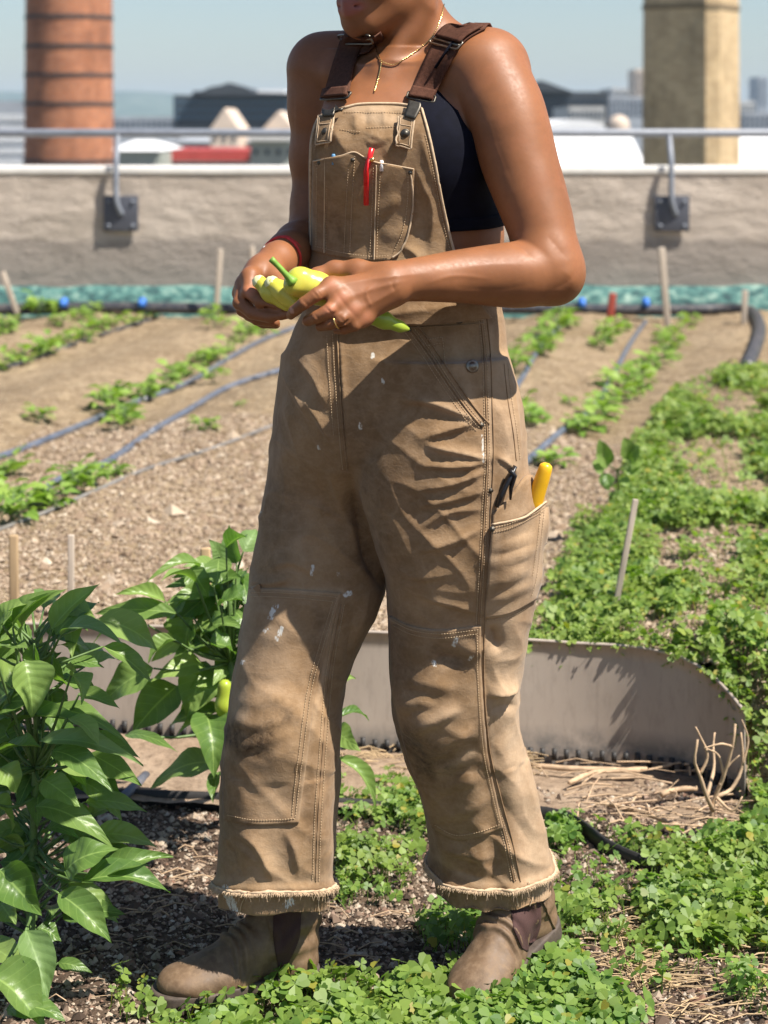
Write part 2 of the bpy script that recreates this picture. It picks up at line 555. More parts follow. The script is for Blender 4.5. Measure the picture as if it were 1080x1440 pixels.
def seg_field(px, strokes, attr_only=False):
    """strokes (points, amount, width px[, sharpness of the far side]) summed at photo positions px (n,2)"""
    out = np.zeros(len(px))
    for st in strokes:
        pts = np.asarray(st[0], float); amp = st[1]; w = st[2] * (1.0 if attr_only else 1.2); sh = st[3] * .75 if len(st) > 3 else 1.0
        pts = spline(pts, max(3, int(np.linalg.norm(np.diff(pts, axis=0), axis=1).sum() / 4)))
        lo, hi = pts.min(0) - 3.2 * w, pts.max(0) + 3.2 * w
        m = np.where(((px > lo) & (px < hi)).all(1))[0]
        if not len(m): continue
        q = px[m]; best = np.full(len(m), 1e9); sd = np.zeros(len(m)); tt = np.zeros(len(m))
        n = len(pts)
        for i in range(n - 1):
            a, b = pts[i], pts[i + 1]; ab = b - a; L2 = ab @ ab + 1e-9
            t = np.clip(((q - a) @ ab) / L2, 0, 1); d = q - a - t[:, None] * ab
            dist = np.hypot(d[:, 0], d[:, 1]); c = ab[0] * (q[:, 1] - a[1]) - ab[1] * (q[:, 0] - a[0])
            k = dist < best
            best[k] = dist[k]; sd[k] = np.sign(c[k]) * dist[k]; tt[k] = (i + t[k]) / (n - 1)
        ww = np.where(sd > 0, w * sh, w)
        prof = np.exp(-(sd / ww) ** 2) if attr_only else .55 * np.exp(-(sd / ww) ** 2) + .5 * np.exp(-1.7 * np.abs(sd) / ww)
        taper = np.clip(np.minimum(tt, 1 - tt) * 3.2 + .06, 0, 1) ** .8 if not attr_only else 1.0
        v = amp * prof * taper
        if attr_only: out[m] = np.maximum(out[m], v)
        else: out[m] += v
    return out

# muscle edges, tendons, veins and skin creases on the near arm and hand
BODYLINES = [([(714, 340), (736, 350), (752, 366)], -.0016, 5), ([(690, 170), (706, 220), (726, 268)], -.0014, 22), ([(752, 170), (774, 235), (790, 300)], -.0010, 18),
 ([(752, 398), (700, 408), (640, 404)], -.0013, 12), ([(742, 372), (690, 372), (640, 378)], .0014, 10), ([(788, 378), (804, 392), (800, 408)], .0012, 8), ([(776, 408), (796, 398), (810, 380)], -.0007, 4), ([(768, 330), (786, 350), (800, 366)], -.0012, 7),
 ([(600, 384), (545, 390), (500, 396), (468, 403)], .0012, 3.5), ([(575, 394), (530, 405), (484, 421)], .0012, 3.5), ([(566, 402), (535, 420), (500, 437)], .0011, 3.5), ([(530, 398), (515, 412), (522, 432)], .0010, 2.2), ([(600, 398), (640, 388), (690, 392)], .0008, 2.6), ([(560, 384), (552, 398), (556, 412)], -.0010, 2.5),
 ([(438, 407), (449, 420)], -.0012, 1.8), ([(443, 405), (453, 418)], -.0009, 1.6), ([(424, 420), (434, 431)], -.0010, 1.6), ([(456, 430), (468, 443)], -.0012, 1.8), ([(441, 441), (450, 451)], -.0010, 1.6), ([(476, 444), (486, 455)], -.0010, 1.8), ([(470, 408), (488, 432), (505, 450)], -.0008, 3)]
def build_body():
    v = Vol(W(300, 480, 3.0) * [1, 0, 1] + [-.02, 2.68, 0], [.34, 3.26, 1.75], .0021)
    v.add(torso, .02)
    # shoulders, neck
    v.add(cone(W(575, 100, 3.09), W(568, -20, 3.075), .060, .052), .045)
    v.add(cone(W(600, 60, 3.10), W(690, 92, 3.03), .040, .046), .05)
    v.add(cone(W(560, 62, 3.12), W(456, 92, 3.17), .034, .044), .05)
    v.add(cone(W(560, 112, 3.03), W(655, 92, 2.985), .014, .013), .03)      # collar bones
    v.add(cone(W(538, 112, 3.03), W(470, 100, 3.10), .014, .012), .03)
    v.add(cone(W(537, 100, 3.02), W(598, 10, 3.03), .010, .012), .025)       # neck muscle
    v.add(ell(W(625, 215, 2.985), (.058, .05, .062)), .04)                  # breast under the top
    v.add(ell(W(500, 215, 3.00), (.058, .05, .062)), .04)
    # near arm
    chain(v, [(684, 102, 3.00, .058), (711, 160, 2.965, .0575), (733, 235, 2.94, .0535), (755, 300, 2.92, .0485), (771, 360, 2.90, .0425), (775, 382, 2.895, .039)], .006, .05, 26)
    v.add(ell(W(789, 391, 2.905), (.024, .03, .027)), .03)
    chain(v, [(770, 380, 2.895, .0425), (735, 386, 2.88, .0455), (700, 387, 2.87, .0425), (655, 388, 2.85, .0365), (610, 391, 2.825, .031), (575, 394, 2.81, .0275), (548, 397, 2.79, .0255)], .006, .03, 26)
    # far arm
    chain(v, [(453, 100, 3.165, .0465), (448, 150, 3.17, .042), (445, 220, 3.17, .0365), (443, 290, 3.165, .0325), (437, 332, 3.15, .034)], .03, .05)
    chain(v, [(437, 335, 3.15, .034), (420, 346, 3.07, .034), (405, 355, 3.01, .028), (392, 364, 2.965, .0245)], .02)
    # near hand: back of the hand, then fingers
    K = .012
    for kx, ky, kd, r in ((466, 403, 2.768, .0125), (480, 420, 2.760, .0125), (497, 436, 2.762, .0115), (512, 446, 2.770, .0105)):
        v.add(cone(W(546, 398 + (ky - 400) * .25, 2.79), W(kx, ky, kd), .018, r), .018)
        v.add(ell(W(kx, ky, kd - .003), (.0115, .0105, .0105)), .010)
    def finger(pts, k=.0018): chain(v, pts, k, .010)
    finger([(466, 403, 2.765, .0108), (445, 414, 2.748, .0096), (428, 426, 2.748, .0088), (414, 437, 2.762, .0078), (409, 443, 2.775, .0065)])
    finger([(480, 421, 2.757, .0106), (464, 436, 2.742, .0096), (446, 446, 2.745, .0088), (433, 451, 2.762, .0074), (430, 452, 2.775, .0062)])
    finger([(497, 437, 2.760, .0100), (482, 449, 2.745, .0092), (463, 456, 2.750, .0082), (450, 459, 2.765, .0070)])
    finger([(512, 447, 2.768, .0088), (499, 458, 2.755, .0080), (484, 463, 2.760, .0072), (474, 464, 2.772, .0062)])
    chain(v, [(540, 388, 2.80, .018), (502, 381, 2.808, .0145), (470, 380, 2.812, .0115), (446, 388, 2.808, .0098), (432, 396, 2.80, .008)], .012)
    # far hand
    for kx, ky, kd, r in ((352, 388, 2.885, .0125), (344, 400, 2.895, .012), (339, 412, 2.91, .0115), (341, 422, 2.93, .0105)):
        v.add(cone(W(388, 366 + (ky - 388) * .3, 2.96), W(kx, ky, kd), .0195, r), .018)
    v.add(ell(W(368, 384, 2.925), (.021, .024, .021)), .02)
    finger([(352, 389, 2.88, .0112), (350, 410, 2.862, .0105), (366, 424, 2.845, .0096), (386, 430, 2.835, .0086), (399, 434, 2.83, .0070)])
    finger([(343, 402, 2.89, .0108), (337, 426, 2.868, .0102), (355, 440, 2.852, .0094), (380, 446, 2.835, .0085), (404, 442, 2.822, .0068)])
    finger([(339, 414, 2.905, .0102), (341, 436, 2.885, .0095), (362, 449, 2.87, .0088), (386, 453, 2.853, .0075)])
    finger([(342, 424, 2.925, .0090), (350, 443, 2.91, .0085), (370, 454, 2.90, .0078), (388, 456, 2.885, .0066)])
    chain(v, [(384, 374, 2.935, .0165), (386, 390, 2.905, .0135), (393, 401, 2.88, .0110), (400, 412, 2.86, .0092), (404, 418, 2.85, .0075)], .012)
    for a, b in (((462, 420, 2.738), (428, 444, 2.738)), ((478, 437, 2.734), (447, 454, 2.738)), ((494, 449, 2.738), (470, 461, 2.744)), ((346, 418, 2.862), (392, 440, 2.820)), ((341, 432, 2.862), (392, 451, 2.828))):
        v.add(cone(W(*a), W(*b), .0024, .0020), .003, 's')
    # head
    Cc = W(539, -66, 3.055)
    f = nrm([-.68, -.70, -.20]); u = nrm(np.array([0, 0, 1.]) - f[2] * f); s = np.cross(f, u)
    M = np.stack([s, f, u], 1)
    at = lambda a, b, c: Cc + a * s + b * f + c * u
    v.add(ell(at(0, -.012, .03), (.073, .092, .082), M), .03)
    v.add(ell(at(0, .028, -.035), (.060, .060, .070), M), .03)
    v.add(ell(at(0, .066, -.094), (.021, .017, .017), M), .03)
    for q in (-1, 1):
        v.add(cone(at(.012 * q, .064, -.094), at(.056 * q, -.008, -.055), .016, .018), .032)
        v.add(ell(at(.036 * q, .060, -.028), (.024, .022, .022), M), .022)      # cheek
        v.add(ell(at(.073 * q, -.012, -.01), (.008, .016, .030), M), .008)      # ear
        v.add(ell(at(.031 * q, .082, .012), (.013, .010, .009), M), .008)       # eye
        v.add(cone(at(.012 * q, .090, .026), at(.046 * q, .074, .026), .006, .005), .014)
        v.add(ell(at(.011 * q, .098, -.031), (.009, .009, .008), M), .008)
    v.add(cone(at(0, .088, .014), at(0, .107, -.027), .008, .010), .016)
    mth = at(0, .086, -.0665)
    v.add(ell(at(0, .080, -.066), (.027, .014, .018), M), .015)
    v.add(cone(at(-.021, .0835, -.0615), at(.021, .0835, -.0615), .0045, .0045), .008)
    v.add(cone(at(0, .092, -.0605), at(0, .092, -.0605), .0055, .0055), .010)
    v.add(cone(at(-.017, .085, -.0725), at(.017, .085, -.0725), .0058, .0058), .006)
    v.add(cone(at(0, .090, -.0735), at(0, .090, -.0735), .0065, .0065), .010)
    v.add(cone(at(-.025, .0900, -.0670), at(.025, .0900, -.0670), .0018, .0018), .003, 's')
    V, Q = v.mesh(1)
    N = vnormals(V, Q); vw = np.array([0, 0, CAMZ]) - V; vw /= np.linalg.norm(vw, axis=1)[:, None]
    near = np.clip((N * vw).sum(1) * 2.5, 0, 1) * (V[:, 1] < 2.99)
    px = PX(V); arm = near * ((px[:, 1] < 480) & (px[:, 0] > 405))
    V = V + N * (seg_field(px, BODYLINES) * arm)[:, None]
    nz = np.array([noise.noise(Vector(p * 26)) for p in V]); V = V + N * (nz * .0006)[:, None]
    o = mesh_np('body', V, Q, SKIN, person)
    D = V - mth
    a, b, c = D @ s, D @ f, D @ u
    lip = np.clip(1.25 - np.sqrt((a / .027) ** 2 + ((c + .001) / .0125) ** 2), 0, .35) / .35 * (b > -.025)
    fattr(o, 'lip', lip)
    nail = np.zeros(len(V))
    for p, r in (((403, 438, 2.812), .0042), ((399, 429, 2.822), .003), ((411, 437, 2.755), .0035)):
        nail = np.maximum(nail, np.clip(1.3 - np.linalg.norm(V - W(*p), axis=1) / r, 0, .25) * 4)
    fattr(o, 'nail', nail)
    kn = np.zeros(len(V))
    for p in ((466, 403, 2.757), (480, 420, 2.748), (497, 436, 2.752), (512, 446, 2.760), (464, 436, 2.735), (350, 410, 2.85)):
        kn = np.maximum(kn, np.clip(1 - np.linalg.norm(V - W(*p), axis=1) / .014, 0, 1))
    fattr(o, 'knuckle', kn)
    return o, Surf(V, Q), (Cc, M, at)

body, S_BODY, HEAD = build_body()

def guide_surf(grow, extra=()):
    v = Vol([-.2, 2.85, .75], [.26, 3.28, 1.50], .006)
    fn, lo, hi = zloft(pxrows(TORSO), 2.25, grow)
    v.add((fn, np.array(lo), np.array(hi)), .02)
    v.add(ell(W(625, 215, 2.985), (.058 + grow, .05 + grow, .062 + grow)), .05)
    v.add(ell(W(500, 215, 3.00), (.058 + grow, .05 + grow, .062 + grow)), .05)
    for e in extra: v.add(e, .04)
    V, Q = v.mesh(3)
    return Surf(V, Q)

# ---- hair, gathered up at the back of the head
def build_hair():
    Cc, M, at = HEAD
    v = Vol(Cc - .17, Cc + .17, .004)
    v.add(ell(at(0, -.020, .036), (.080, .096, .086), M), .01)
    v.add(ell(at(0, -.115, .055), (.042, .038, .042), M), .02)
    v.add(ell(at(0, .085, -.045), (.085, .070, .085), M), .012, 's')
    v.add(ell(at(0, -.02, -.125), (.10, .10, .072), M), .012, 's')
    V, Q = v.mesh(1)
    t = NT('dark_hair')
    n = t.noise(60, 5, .7, (1, 1, .15))
    t.set(t.ramp(n, [(.3, (.010, .006, .004)), (.7, (.035, .02, .012))]), .42)
    t.bump(n, .5, .003)
    h = mesh_np('hair', V, Q, t.m, person)
    m = MB()
    for _ in range(26):
        a = random.uniform(-.055, .055)
        p0 = at(a, -.085, -.035 + random.uniform(-.01, .02)); p1 = p0 + np.array([random.uniform(.0, .02), .006, -random.uniform(.02, .05)])
        m.tube(spline([p0, (p0 + p1) / 2 + [.004, .006, 0], p1], 6), .00035, 4)
    m.build('stray_hair', t.m, h)
build_hair()

# ---- dark top
gsurf = guide_surf(.0005)
def build_top():
    top = [(596, 92), (614, 92), (632, 92)]; bot = [(560, 328), (640, 325), (690, 321), (722, 312)]
    left = [(596, 92), (582, 150), (556, 205), (556, 270), (560, 328)]
    right = [(632, 92), (640, 150), (662, 190), (700, 226), (716, 270), (722, 312)]
    o, P, N = patch('sports_top', gsurf, top, bot, left, right, .0045, .006, NAVY, person, 4, 6)
    g = coons([(556, 310), (640, 307), (690, 303), (722, 294)], bot, [(556, 310), (560, 328)], [(722, 294), (722, 312)], 50, 5)
    P, N = drape(gsurf, g, 2)
    V, Q = sheet(P, N, .0062, .003); mesh_np('elastic_band', V, Q, NAVY, o)
    m = MB()   # shoulder band of the top carries on under the dungaree strap
    c = [S_BODY.hit(614, 96), S_BODY.hit(630, 72), S_BODY.hit(648, 50)]
    m.tube([p + n * .001 for p, n in c], .014, 10, True, .2)
    m.build('shoulder_band', NAVY, o)
build_top()

# ---- dungarees: legs and seat as one smooth cloth surface
LEG_R = [(500, 400, 560, 3.12, .105), (560, 393, 556, 3.13, .115), (600, 388, 552, 3.13, .115), (650, 379, 549, 3.125, .113), (700, 369, 547, 3.12, .110), (750, 361, 546, 3.11, .108), (800, 353, 545, 3.10, .105),
         (830, 348, 541, 3.09, .102), (880, 339, 521, 3.08, .098), (930, 331, 496, 3.07, .094), (980, 324, 485, 3.06, .092), (1020, 317, 481, 3.055, .092), (1060, 312, 478, 3.05, .092), (1100, 311, 476, 3.045, .090), (1150, 311, 473, 3.04, .088), (1200, 308, 471, 3.04, .087), (1250, 305, 466, 3.04, .086), (1330, 306, 464, 3.04, .085)]
LEG_L = [(500, 500, 714, 3.00, .10), (560, 510, 732, 3.0, .108), (600, 506, 738, 2.995, .108), (650, 500, 743, 2.995, .108), (700, 508, 747, 3.0, .106), (750, 523, 750, 3.0, .105), (800, 538, 751, 3.01, .103),
         (830, 544, 749, 3.02, .100), (880, 547, 744, 3.035, .097), (930, 549, 738, 3.05, .095), (980, 550, 730, 3.065, .093), (1020, 556, 731, 3.08, .092), (1050, 565, 737, 3.09, .090), (1100, 584, 752, 3.105, .088), (1150, 598, 764, 3.115, .086), (1200, 606, 774, 3.12, .085), (1250, 610, 776, 3.12, .084), (1330, 612, 774, 3.12, .083)]
SEAT = [(398, 436, 706, 3.06, .125), (430, 428, 705, 3.06, .130), (460, 414, 711, 3.06, .135), (490, 403, 714, 3.06, .142), (520, 398, 722, 3.06, .148), (560, 393, 732, 3.06, .152), (600, 388, 738, 3.065, .148), (640, 388, 738, 3.075, .135), (680, 400, 725, 3.09, .11), (720, 430, 700, 3.10, .08)]
HEM = {'R': (W(306, 1277, 3.04), .24), 'L': (W(690, 1247, 3.12), -.12)}
def hem_z(side, X, Y):
    p, sl = HEM[side]
    return p[2] - sl * (Y - p[1]) + (.02 * (X - p[0]) if side == 'L' else 0)

def clipped(prim, side):
    fn, lo, hi = prim
    return (lambda X, Y, Z: np.maximum(fn(X, Y, Z), hem_z(side, X, Y) - Z)), lo, hi

# folds read off the cloth: (line, height m, width px, sharper lower side)
FOLDS = [
 ([(563, 562), (600, 566), (640, 580), (676, 594)], .0085, 11, .45), ([(594, 617), (630, 606), (672, 594)], .0075, 9, .5),
 ([(597, 627), (640, 636), (686, 646)], .008, 9, .45), ([(592, 655), (640, 657), (686, 650)], .0075, 9, .45), ([(585, 690), (630, 682), (684, 664)], .007, 9, .45),
 ([(588, 712), (640, 702), (682, 690)], .0055, 10, .5), ([(590, 745), (630, 722), (680, 716)], .005, 10, .5), ([(590, 775), (640, 762), (680, 742)], .0055, 11, .5),
 ([(593, 838), (630, 848), (672, 862)], .0055, 10, .5), ([(560, 800), (590, 812), (640, 806)], .004, 13, .5),
 ([(693, 772), (710, 768), (742, 756)], .006, 6, .5), ([(692, 792), (715, 785), (750, 770)], .005, 7, .5), ([(690, 822), (715, 812), (738, 800)], .0045, 7, .5), ([(688, 846), (712, 838), (748, 822)], .006, 6, .5),
 ([(607, 924), (630, 926), (655, 931)], -.0085, 9), ([(640, 905), (668, 915), (690, 905)], .005, 12, .6),
 ([(578, 1029), (612, 1014), (646, 997)], .010, 12, .4), ([(562, 1000), (585, 990), (610, 990)], .006, 12, .5), ([(596, 1060), (640, 1040), (668, 1022)], .0085, 12, .45), ([(612, 1086), (640, 1072), (668, 1055)], .009, 11, .45),
 ([(612, 1118), (640, 1104), (676, 1092)], .006, 11, .5), ([(610, 1150), (650, 1142), (690, 1120)], .005, 12, .5), ([(570, 958), (600, 962), (640, 970)], .006, 14, .6), ([(556, 905), (580, 915), (600, 935)], .004, 14),
 ([(690, 880), (697, 900), (704, 918)], -.010, 8), ([(686, 978), (705, 974), (732, 966)], .013, 11, .35), ([(690, 1000), (708, 994), (728, 992)], -.006, 7),
 ([(690, 1040), (705, 1060), (716, 1090)], .004, 14), ([(740, 1060), (742, 1100), (752, 1140)], .004, 12), ([(700, 1120), (730, 1160), (750, 1190)], -.004, 14), ([(700, 1180), (720, 1200), (745, 1214)], .005, 12),
 ([(620, 1190), (660, 1204), (700, 1206)], .005, 12, .6), ([(615, 1215), (660, 1232), (700, 1236)], -.004, 9),
 ([(395, 520), (412, 545), (440, 598)], .008, 9, .6), ([(430, 560), (452, 595), (470, 630)], .0075, 10, .6), ([(398, 560), (410, 600), (425, 650)], .005, 12, .6), ([(415, 500), (440, 530), (462, 575)], .006, 10, .6), ([(390, 610), (402, 660), (402, 720)], .005, 14),
 ([(478, 470), (482, 540), (487, 610), (490, 655)], .004, 5, .3), ([(490, 655), (500, 720), (520, 790), (546, 838)], -.011, 8), ([(460, 660), (485, 720), (508, 780)], .006, 14, .6), ([(440, 690), (460, 740), (492, 800)], .004, 18, .6),
 ([(520, 640), (540, 720), (556, 800)], .004, 20), ([(380, 800), (410, 792), (440, 806)], .005, 12, .5), ([(352, 818), (380, 822), (410, 814)], .005, 8, .5),
 ([(350, 880), (390, 900), (430, 890)], .004, 16, .6), ([(340, 940), (380, 950), (425, 935)], .005, 16, .6), ([(328, 985), (370, 990), (420, 972)], .006, 14, .5), ([(320, 1014), (360, 1022), (402, 1010)], .010, 13, .4), ([(322, 1052), (360, 1048), (412, 1030)], .007, 12, .45),
 ([(326, 1068), (345, 1082), (372, 1116)], .006, 10, .5), ([(318, 1090), (340, 1110), (350, 1140)], .005, 11, .5), ([(372, 1068), (396, 1060), (424, 1048)], .005, 10, .5),
 ([(335, 1172), (360, 1190), (385, 1240)], .007, 11, .5), ([(320, 1180), (330, 1210), (345, 1240)], -.005, 12), ([(400, 1168), (415, 1200), (420, 1238)], .005, 12, .6), ([(440, 1080), (446, 1140), (450, 1210)], .004, 9),
 ([(468, 860), (455, 930), (445, 1010)], .004, 9), ([(500, 850), (495, 890), (488, 930)], -.005, 9), ([(520, 830), (510, 868), (500, 900)], .005, 7),
 ([(716, 480), (716, 520), (724, 570), (732, 640)], .004, 5, .5), ([(690, 560), (705, 590), (715, 640)], .004, 10), ([(695, 640), (712, 652), (728, 668)], .006, 7, .5),
]
DIRT = [([(500, 520), (520, 640), (540, 760)], .22, 30), ([(400, 700), (380, 800)], .2, 30), ([(560, 880), (570, 960)], .25, 24), ([(500, 700), (520, 800)], .3, 14), ([(450, 860), (440, 960), (432, 1060)], .25, 10), ([(470, 400), (520, 440)], .2, 20), ([(690, 1060), (700, 1120)], .18, 12), ([(455, 260), (470, 330)], .2, 16), ([(540, 250), (545, 340)], .18, 14), ([(600, 700), (640, 740)], .18, 20), ([(350, 1160), (420, 1190)], .22, 18), ([(322, 1030), (345, 1046), (372, 1036)], 1.0, 16), ([(340, 1052), (372, 1058)], .7, 14), ([(380, 1016), (405, 1006)], .55, 15), ([(365, 1000), (385, 990)], .35, 16), ([(572, 1036), (590, 1060), (600, 1085)], .75, 17), ([(600, 1050), (625, 1080)], .45, 18),
        ([(615, 915), (640, 930)], .35, 14), ([(470, 480), (480, 560)], .12, 20), ([(330, 1150), (330, 1230)], .2, 22), ([(440, 1150), (455, 1240)], .3, 16), ([(610, 1220), (640, 1250)], .35, 16), ([(310, 1080), (312, 1150)], .3, 10)]
WEAR_LIT = [([(488, 152), (590, 152)], .5, 6), ([(515, 165), (560, 168)], .45, 9), ([(640, 480), (660, 560)], .25, 14), ([(600, 566), (670, 592)], .4, 7), ([(600, 632), (684, 645)], .35, 6), ([(690, 460), (690, 860)], .35, 5), ([(684, 880), (700, 1120), (726, 1236)], .4, 5), ([(476, 840), (432, 1060), (420, 1150)], .3, 5), ([(346, 850), (318, 1060)], .25, 8), ([(310, 1236), (466, 1236)], .3, 6), ([(612, 1205), (690, 1243), (772, 1200)], .3, 6), ([(440, 480), (425, 560)], .25, 14), ([(700, 740), (690, 850)], .3, 7), ([(766, 712), (752, 836)], .5, 6), ([(705, 860), (712, 960), (725, 1060), (748, 1160), (756, 1240)], .62, 26), ([(700, 520), (715, 600), (722, 650)], .35, 22), ([(735, 720), (732, 820)], .3, 22), ([(352, 840), (340, 940), (332, 1000)], .4, 16), ([(390, 870), (380, 950)], .3, 30), ([(600, 850), (640, 900)], .22, 30), ([(640, 1000), (600, 1020)], .4, 12), ([(660, 1060), (620, 1085)], .4, 10),  # rubbed edges and folds, plus the side panel's sunlit brightness painted as paler cloth
        ([(345, 828), (480, 832)], .35, 5), ([(546, 868), (600, 884), (676, 880)], .3, 5), ([(400, 640), (420, 780)], .22, 28), ([(380, 1110), (390, 1230)], .28, 30)]
PAINT = [([(388, 852), (380, 868)], 1, 4), ([(378, 884), (372, 888)], .8, 3), ([(396, 884), (390, 898)], 1, 3.5), ([(642, 897), (638, 908)], 1, 3), ([(664, 922), (661, 928)], .7, 3), ([(486, 836), (492, 834)], .9, 4), ([(316, 1250), (330, 1278)], 1, 6), ([(404, 1272), (410, 1268)], 1, 6), ([(440, 796), (438, 808)], .6, 3), ([(476, 806), (477, 810)], .6, 3),
         ([(538, 534), (539, 538)], .7, 3), ([(506, 596), (507, 602)], .7, 3), ([(524, 498), (524, 503)], .8, 3), ([(610, 930), (611, 936)], .7, 3), ([(678, 612), (680, 650)], .5, 2.5), ([(342, 930), (340, 934)], .8, 3), ([(448, 628), (449, 631)], .7, 2.5), ([(364, 716), (366, 720)], .6, 2.5), ([(498, 960), (499, 966)], .6, 3)]

def surf_attrs(o, V, vis=None):
    px = PX(V)
    for nm, st in (('dirt', DIRT), ('wear_lit', WEAR_LIT), ('paint', PAINT)):
        a = seg_field(px, st, True)
        if nm == 'dirt': a = a * 1.35
        if vis is not None: a = a * vis
        fattr(o, nm, np.clip(a, 0, 1))

def build_dungarees():
    v = Vol([-.30, 2.84, .085], [.30, 3.34, 1.12], .0027)
    v.add(zloft(pxrows(SEAT), 2.15), .02)
    v.add(clipped(zloft(pxrows(LEG_R), 2.5), 'R'), .03)
    v.add(clipped(zloft(pxrows(LEG_L), 2.5), 'L'), .010)
    v.add(cone(W(737, 722, 2.985), W(722, 845, 3.01), .036, .026), .03)      # side pocket pushed out by what is in it
    v.add(ell(W(395, 1030, 2.985), (.045, .03, .05)), .05)                   # knees
    v.add(ell(W(620, 985, 2.985), (.05, .03, .06)), .05)
    V, Q = v.mesh(2)
    S = Surf(V, Q)
    N = vnormals(V, Q)
    view = np.array([0, 0, CAMZ]) - V; view /= np.linalg.norm(view, axis=1)[:, None]
    fac = np.clip((N * view).sum(1) * 2.2, 0, 1)
    vis = np.zeros(len(V))
    for i in np.where(fac > 0)[0]:
        d = Vector(V[i]) - CAM; L = d.length; d.normalize()
        h = S.t.ray_cast(CAM, d)
        if h[0] is None or h[3] > L - .02: vis[i] = 1
    px = PX(V)
    folds = [((f[0], f[1] * .45, f[2] * 1.3) + tuple(f[3:])) if (max(q[0] for q in f[0]) < 440 and 850 < f[0][0][1] < 1100) else f for f in FOLDS]
    disp = 1.05 * seg_field(px, folds) * fac * vis
    # small crumples everywhere, running round the legs
    nz = np.array([noise.noise(Vector((p[0] * 8 + 3, p[1] * 8, p[2] * 15 + p[0] * 11))) for p in V])
    nz2 = np.array([noise.noise(Vector((p[0] * 26, p[1] * 26, p[2] * 40 - p[0] * 20 + 9))) for p in V])
    legm = np.clip((1.0 - V[:, 2]) / .2, .35, 1)
    disp += (np.clip(1 - np.abs(nz) * 2.6, 0, 1) ** 2 * .0026 - .0008) * legm + nz2 * .0012
    # cuff below the frayed edge sits a little inside
    side = np.where(V[:, 0] < .0, 0, 1)
    hz = np.where(V[:, 0] < -.01, hem_z('R', V[:, 0], V[:, 1]), hem_z('L', V[:, 0], V[:, 1]))
    above = V[:, 2] - hz
    disp += np.where(above < .036, -.0045, 0) * np.clip((.036 - above) / .003, 0, 1) + .004 * np.exp(-((above - .041) / .006) ** 2)
    disp += np.where(V[:, 2] < .35, 1, 0) * .0025 * np.sin(np.arctan2(V[:, 1] - 3.08, V[:, 0] - np.where(V[:, 0] < -.01, -.16, .16)) * 7 + V[:, 2] * 9)
    V2 = V + N * disp[:, None]
    V2 = lap(V2, Q, .15)
    o = mesh_np('dungarees', V2, Q, CANVAS, person)
    surf_attrs(o, V2, np.maximum(vis, 0))
    return o, Surf(V2, Q)

dungarees, S_CLOTH = build_dungarees()

def cloth_attrs(o):
    n = len(o.data.vertices); co = np.zeros(n * 3, np.float32); o.data.vertices.foreach_get('co', co)
    surf_attrs(o, co.reshape(-1, 3))

# ---- bib
BIBX = [zloft(pxrows([(398, 436, 706, 3.06, .125), (440, 428, 705, 3.06, .132), (470, 414, 711, 3.06, .136)]), 2.15)]
S_GUIDE = guide_surf(.012, BIBX)
BIB_FOLDS = [([(500, 158), (502, 190)], .003, 5), ([(515, 156), (514, 182)], -.003, 5), ([(540, 156), (540, 180)], .003, 6), ([(558, 155), (556, 178)], -.0025, 6), ([(514, 188), (540, 197), (560, 188)], .0045, 8, .6), ([(512, 196), (525, 203), (545, 201)], .003, 6, .5), ([(540, 222), (550, 208), (562, 194)], .004, 7, .6),
   ([(470, 180), (480, 200), (490, 216)], .004, 8), ([(585, 235), (595, 260), (606, 290), (604, 350)], .007, 9, .6), ([(590, 180), (604, 230), (614, 270)], .004, 7), ([(530, 305), (545, 290), (565, 275)], .006, 9, .6), ([(535, 320), (556, 330), (580, 318)], .004, 10),
   ([(446, 240), (450, 300), (448, 360)], .003, 8), ([(500, 250), (502, 300), (500, 350)], .003, 10), ([(470, 380), (520, 386), (600, 375)], .004, 9), ([(450, 410), (540, 418), (640, 405)], .004, 10), ([(480, 445), (560, 440), (640, 430)], .005, 8), ([(565, 345), (585, 360), (590, 380)], .005, 9, .6)]
def build_bib():
    top = [(483, 152), (505, 147), (535, 146), (565, 147), (593, 153)]
    bot = [(430, 449), (520, 454), (600, 457), (690, 447)]
    left = [(483, 152), (452, 164), (440, 190), (437, 230), (438, 290), (438, 345), (436, 410), (430, 449)]
    right = [(593, 153), (602, 185), (611, 226), (624, 295), (641, 362), (662, 410), (690, 447)]
    ln = 110
    g = coons(top, bot, left, right, 74, ln)
    P, N = drape(S_GUIDE, g, 3)
    d = seg_field(g.reshape(-1, 2), BIB_FOLDS).reshape(ln, 74, 1)
    V, Q = sheet(P + N * d, N, .004, .0045)
    o = mesh_np('bib', V, Q, CANVAS, dungarees); cloth_attrs(o)
    nv = ln * 74
    return o, Surf(V[:nv], Q[:(ln - 1) * 73])
bib, S_BIB = build_bib()

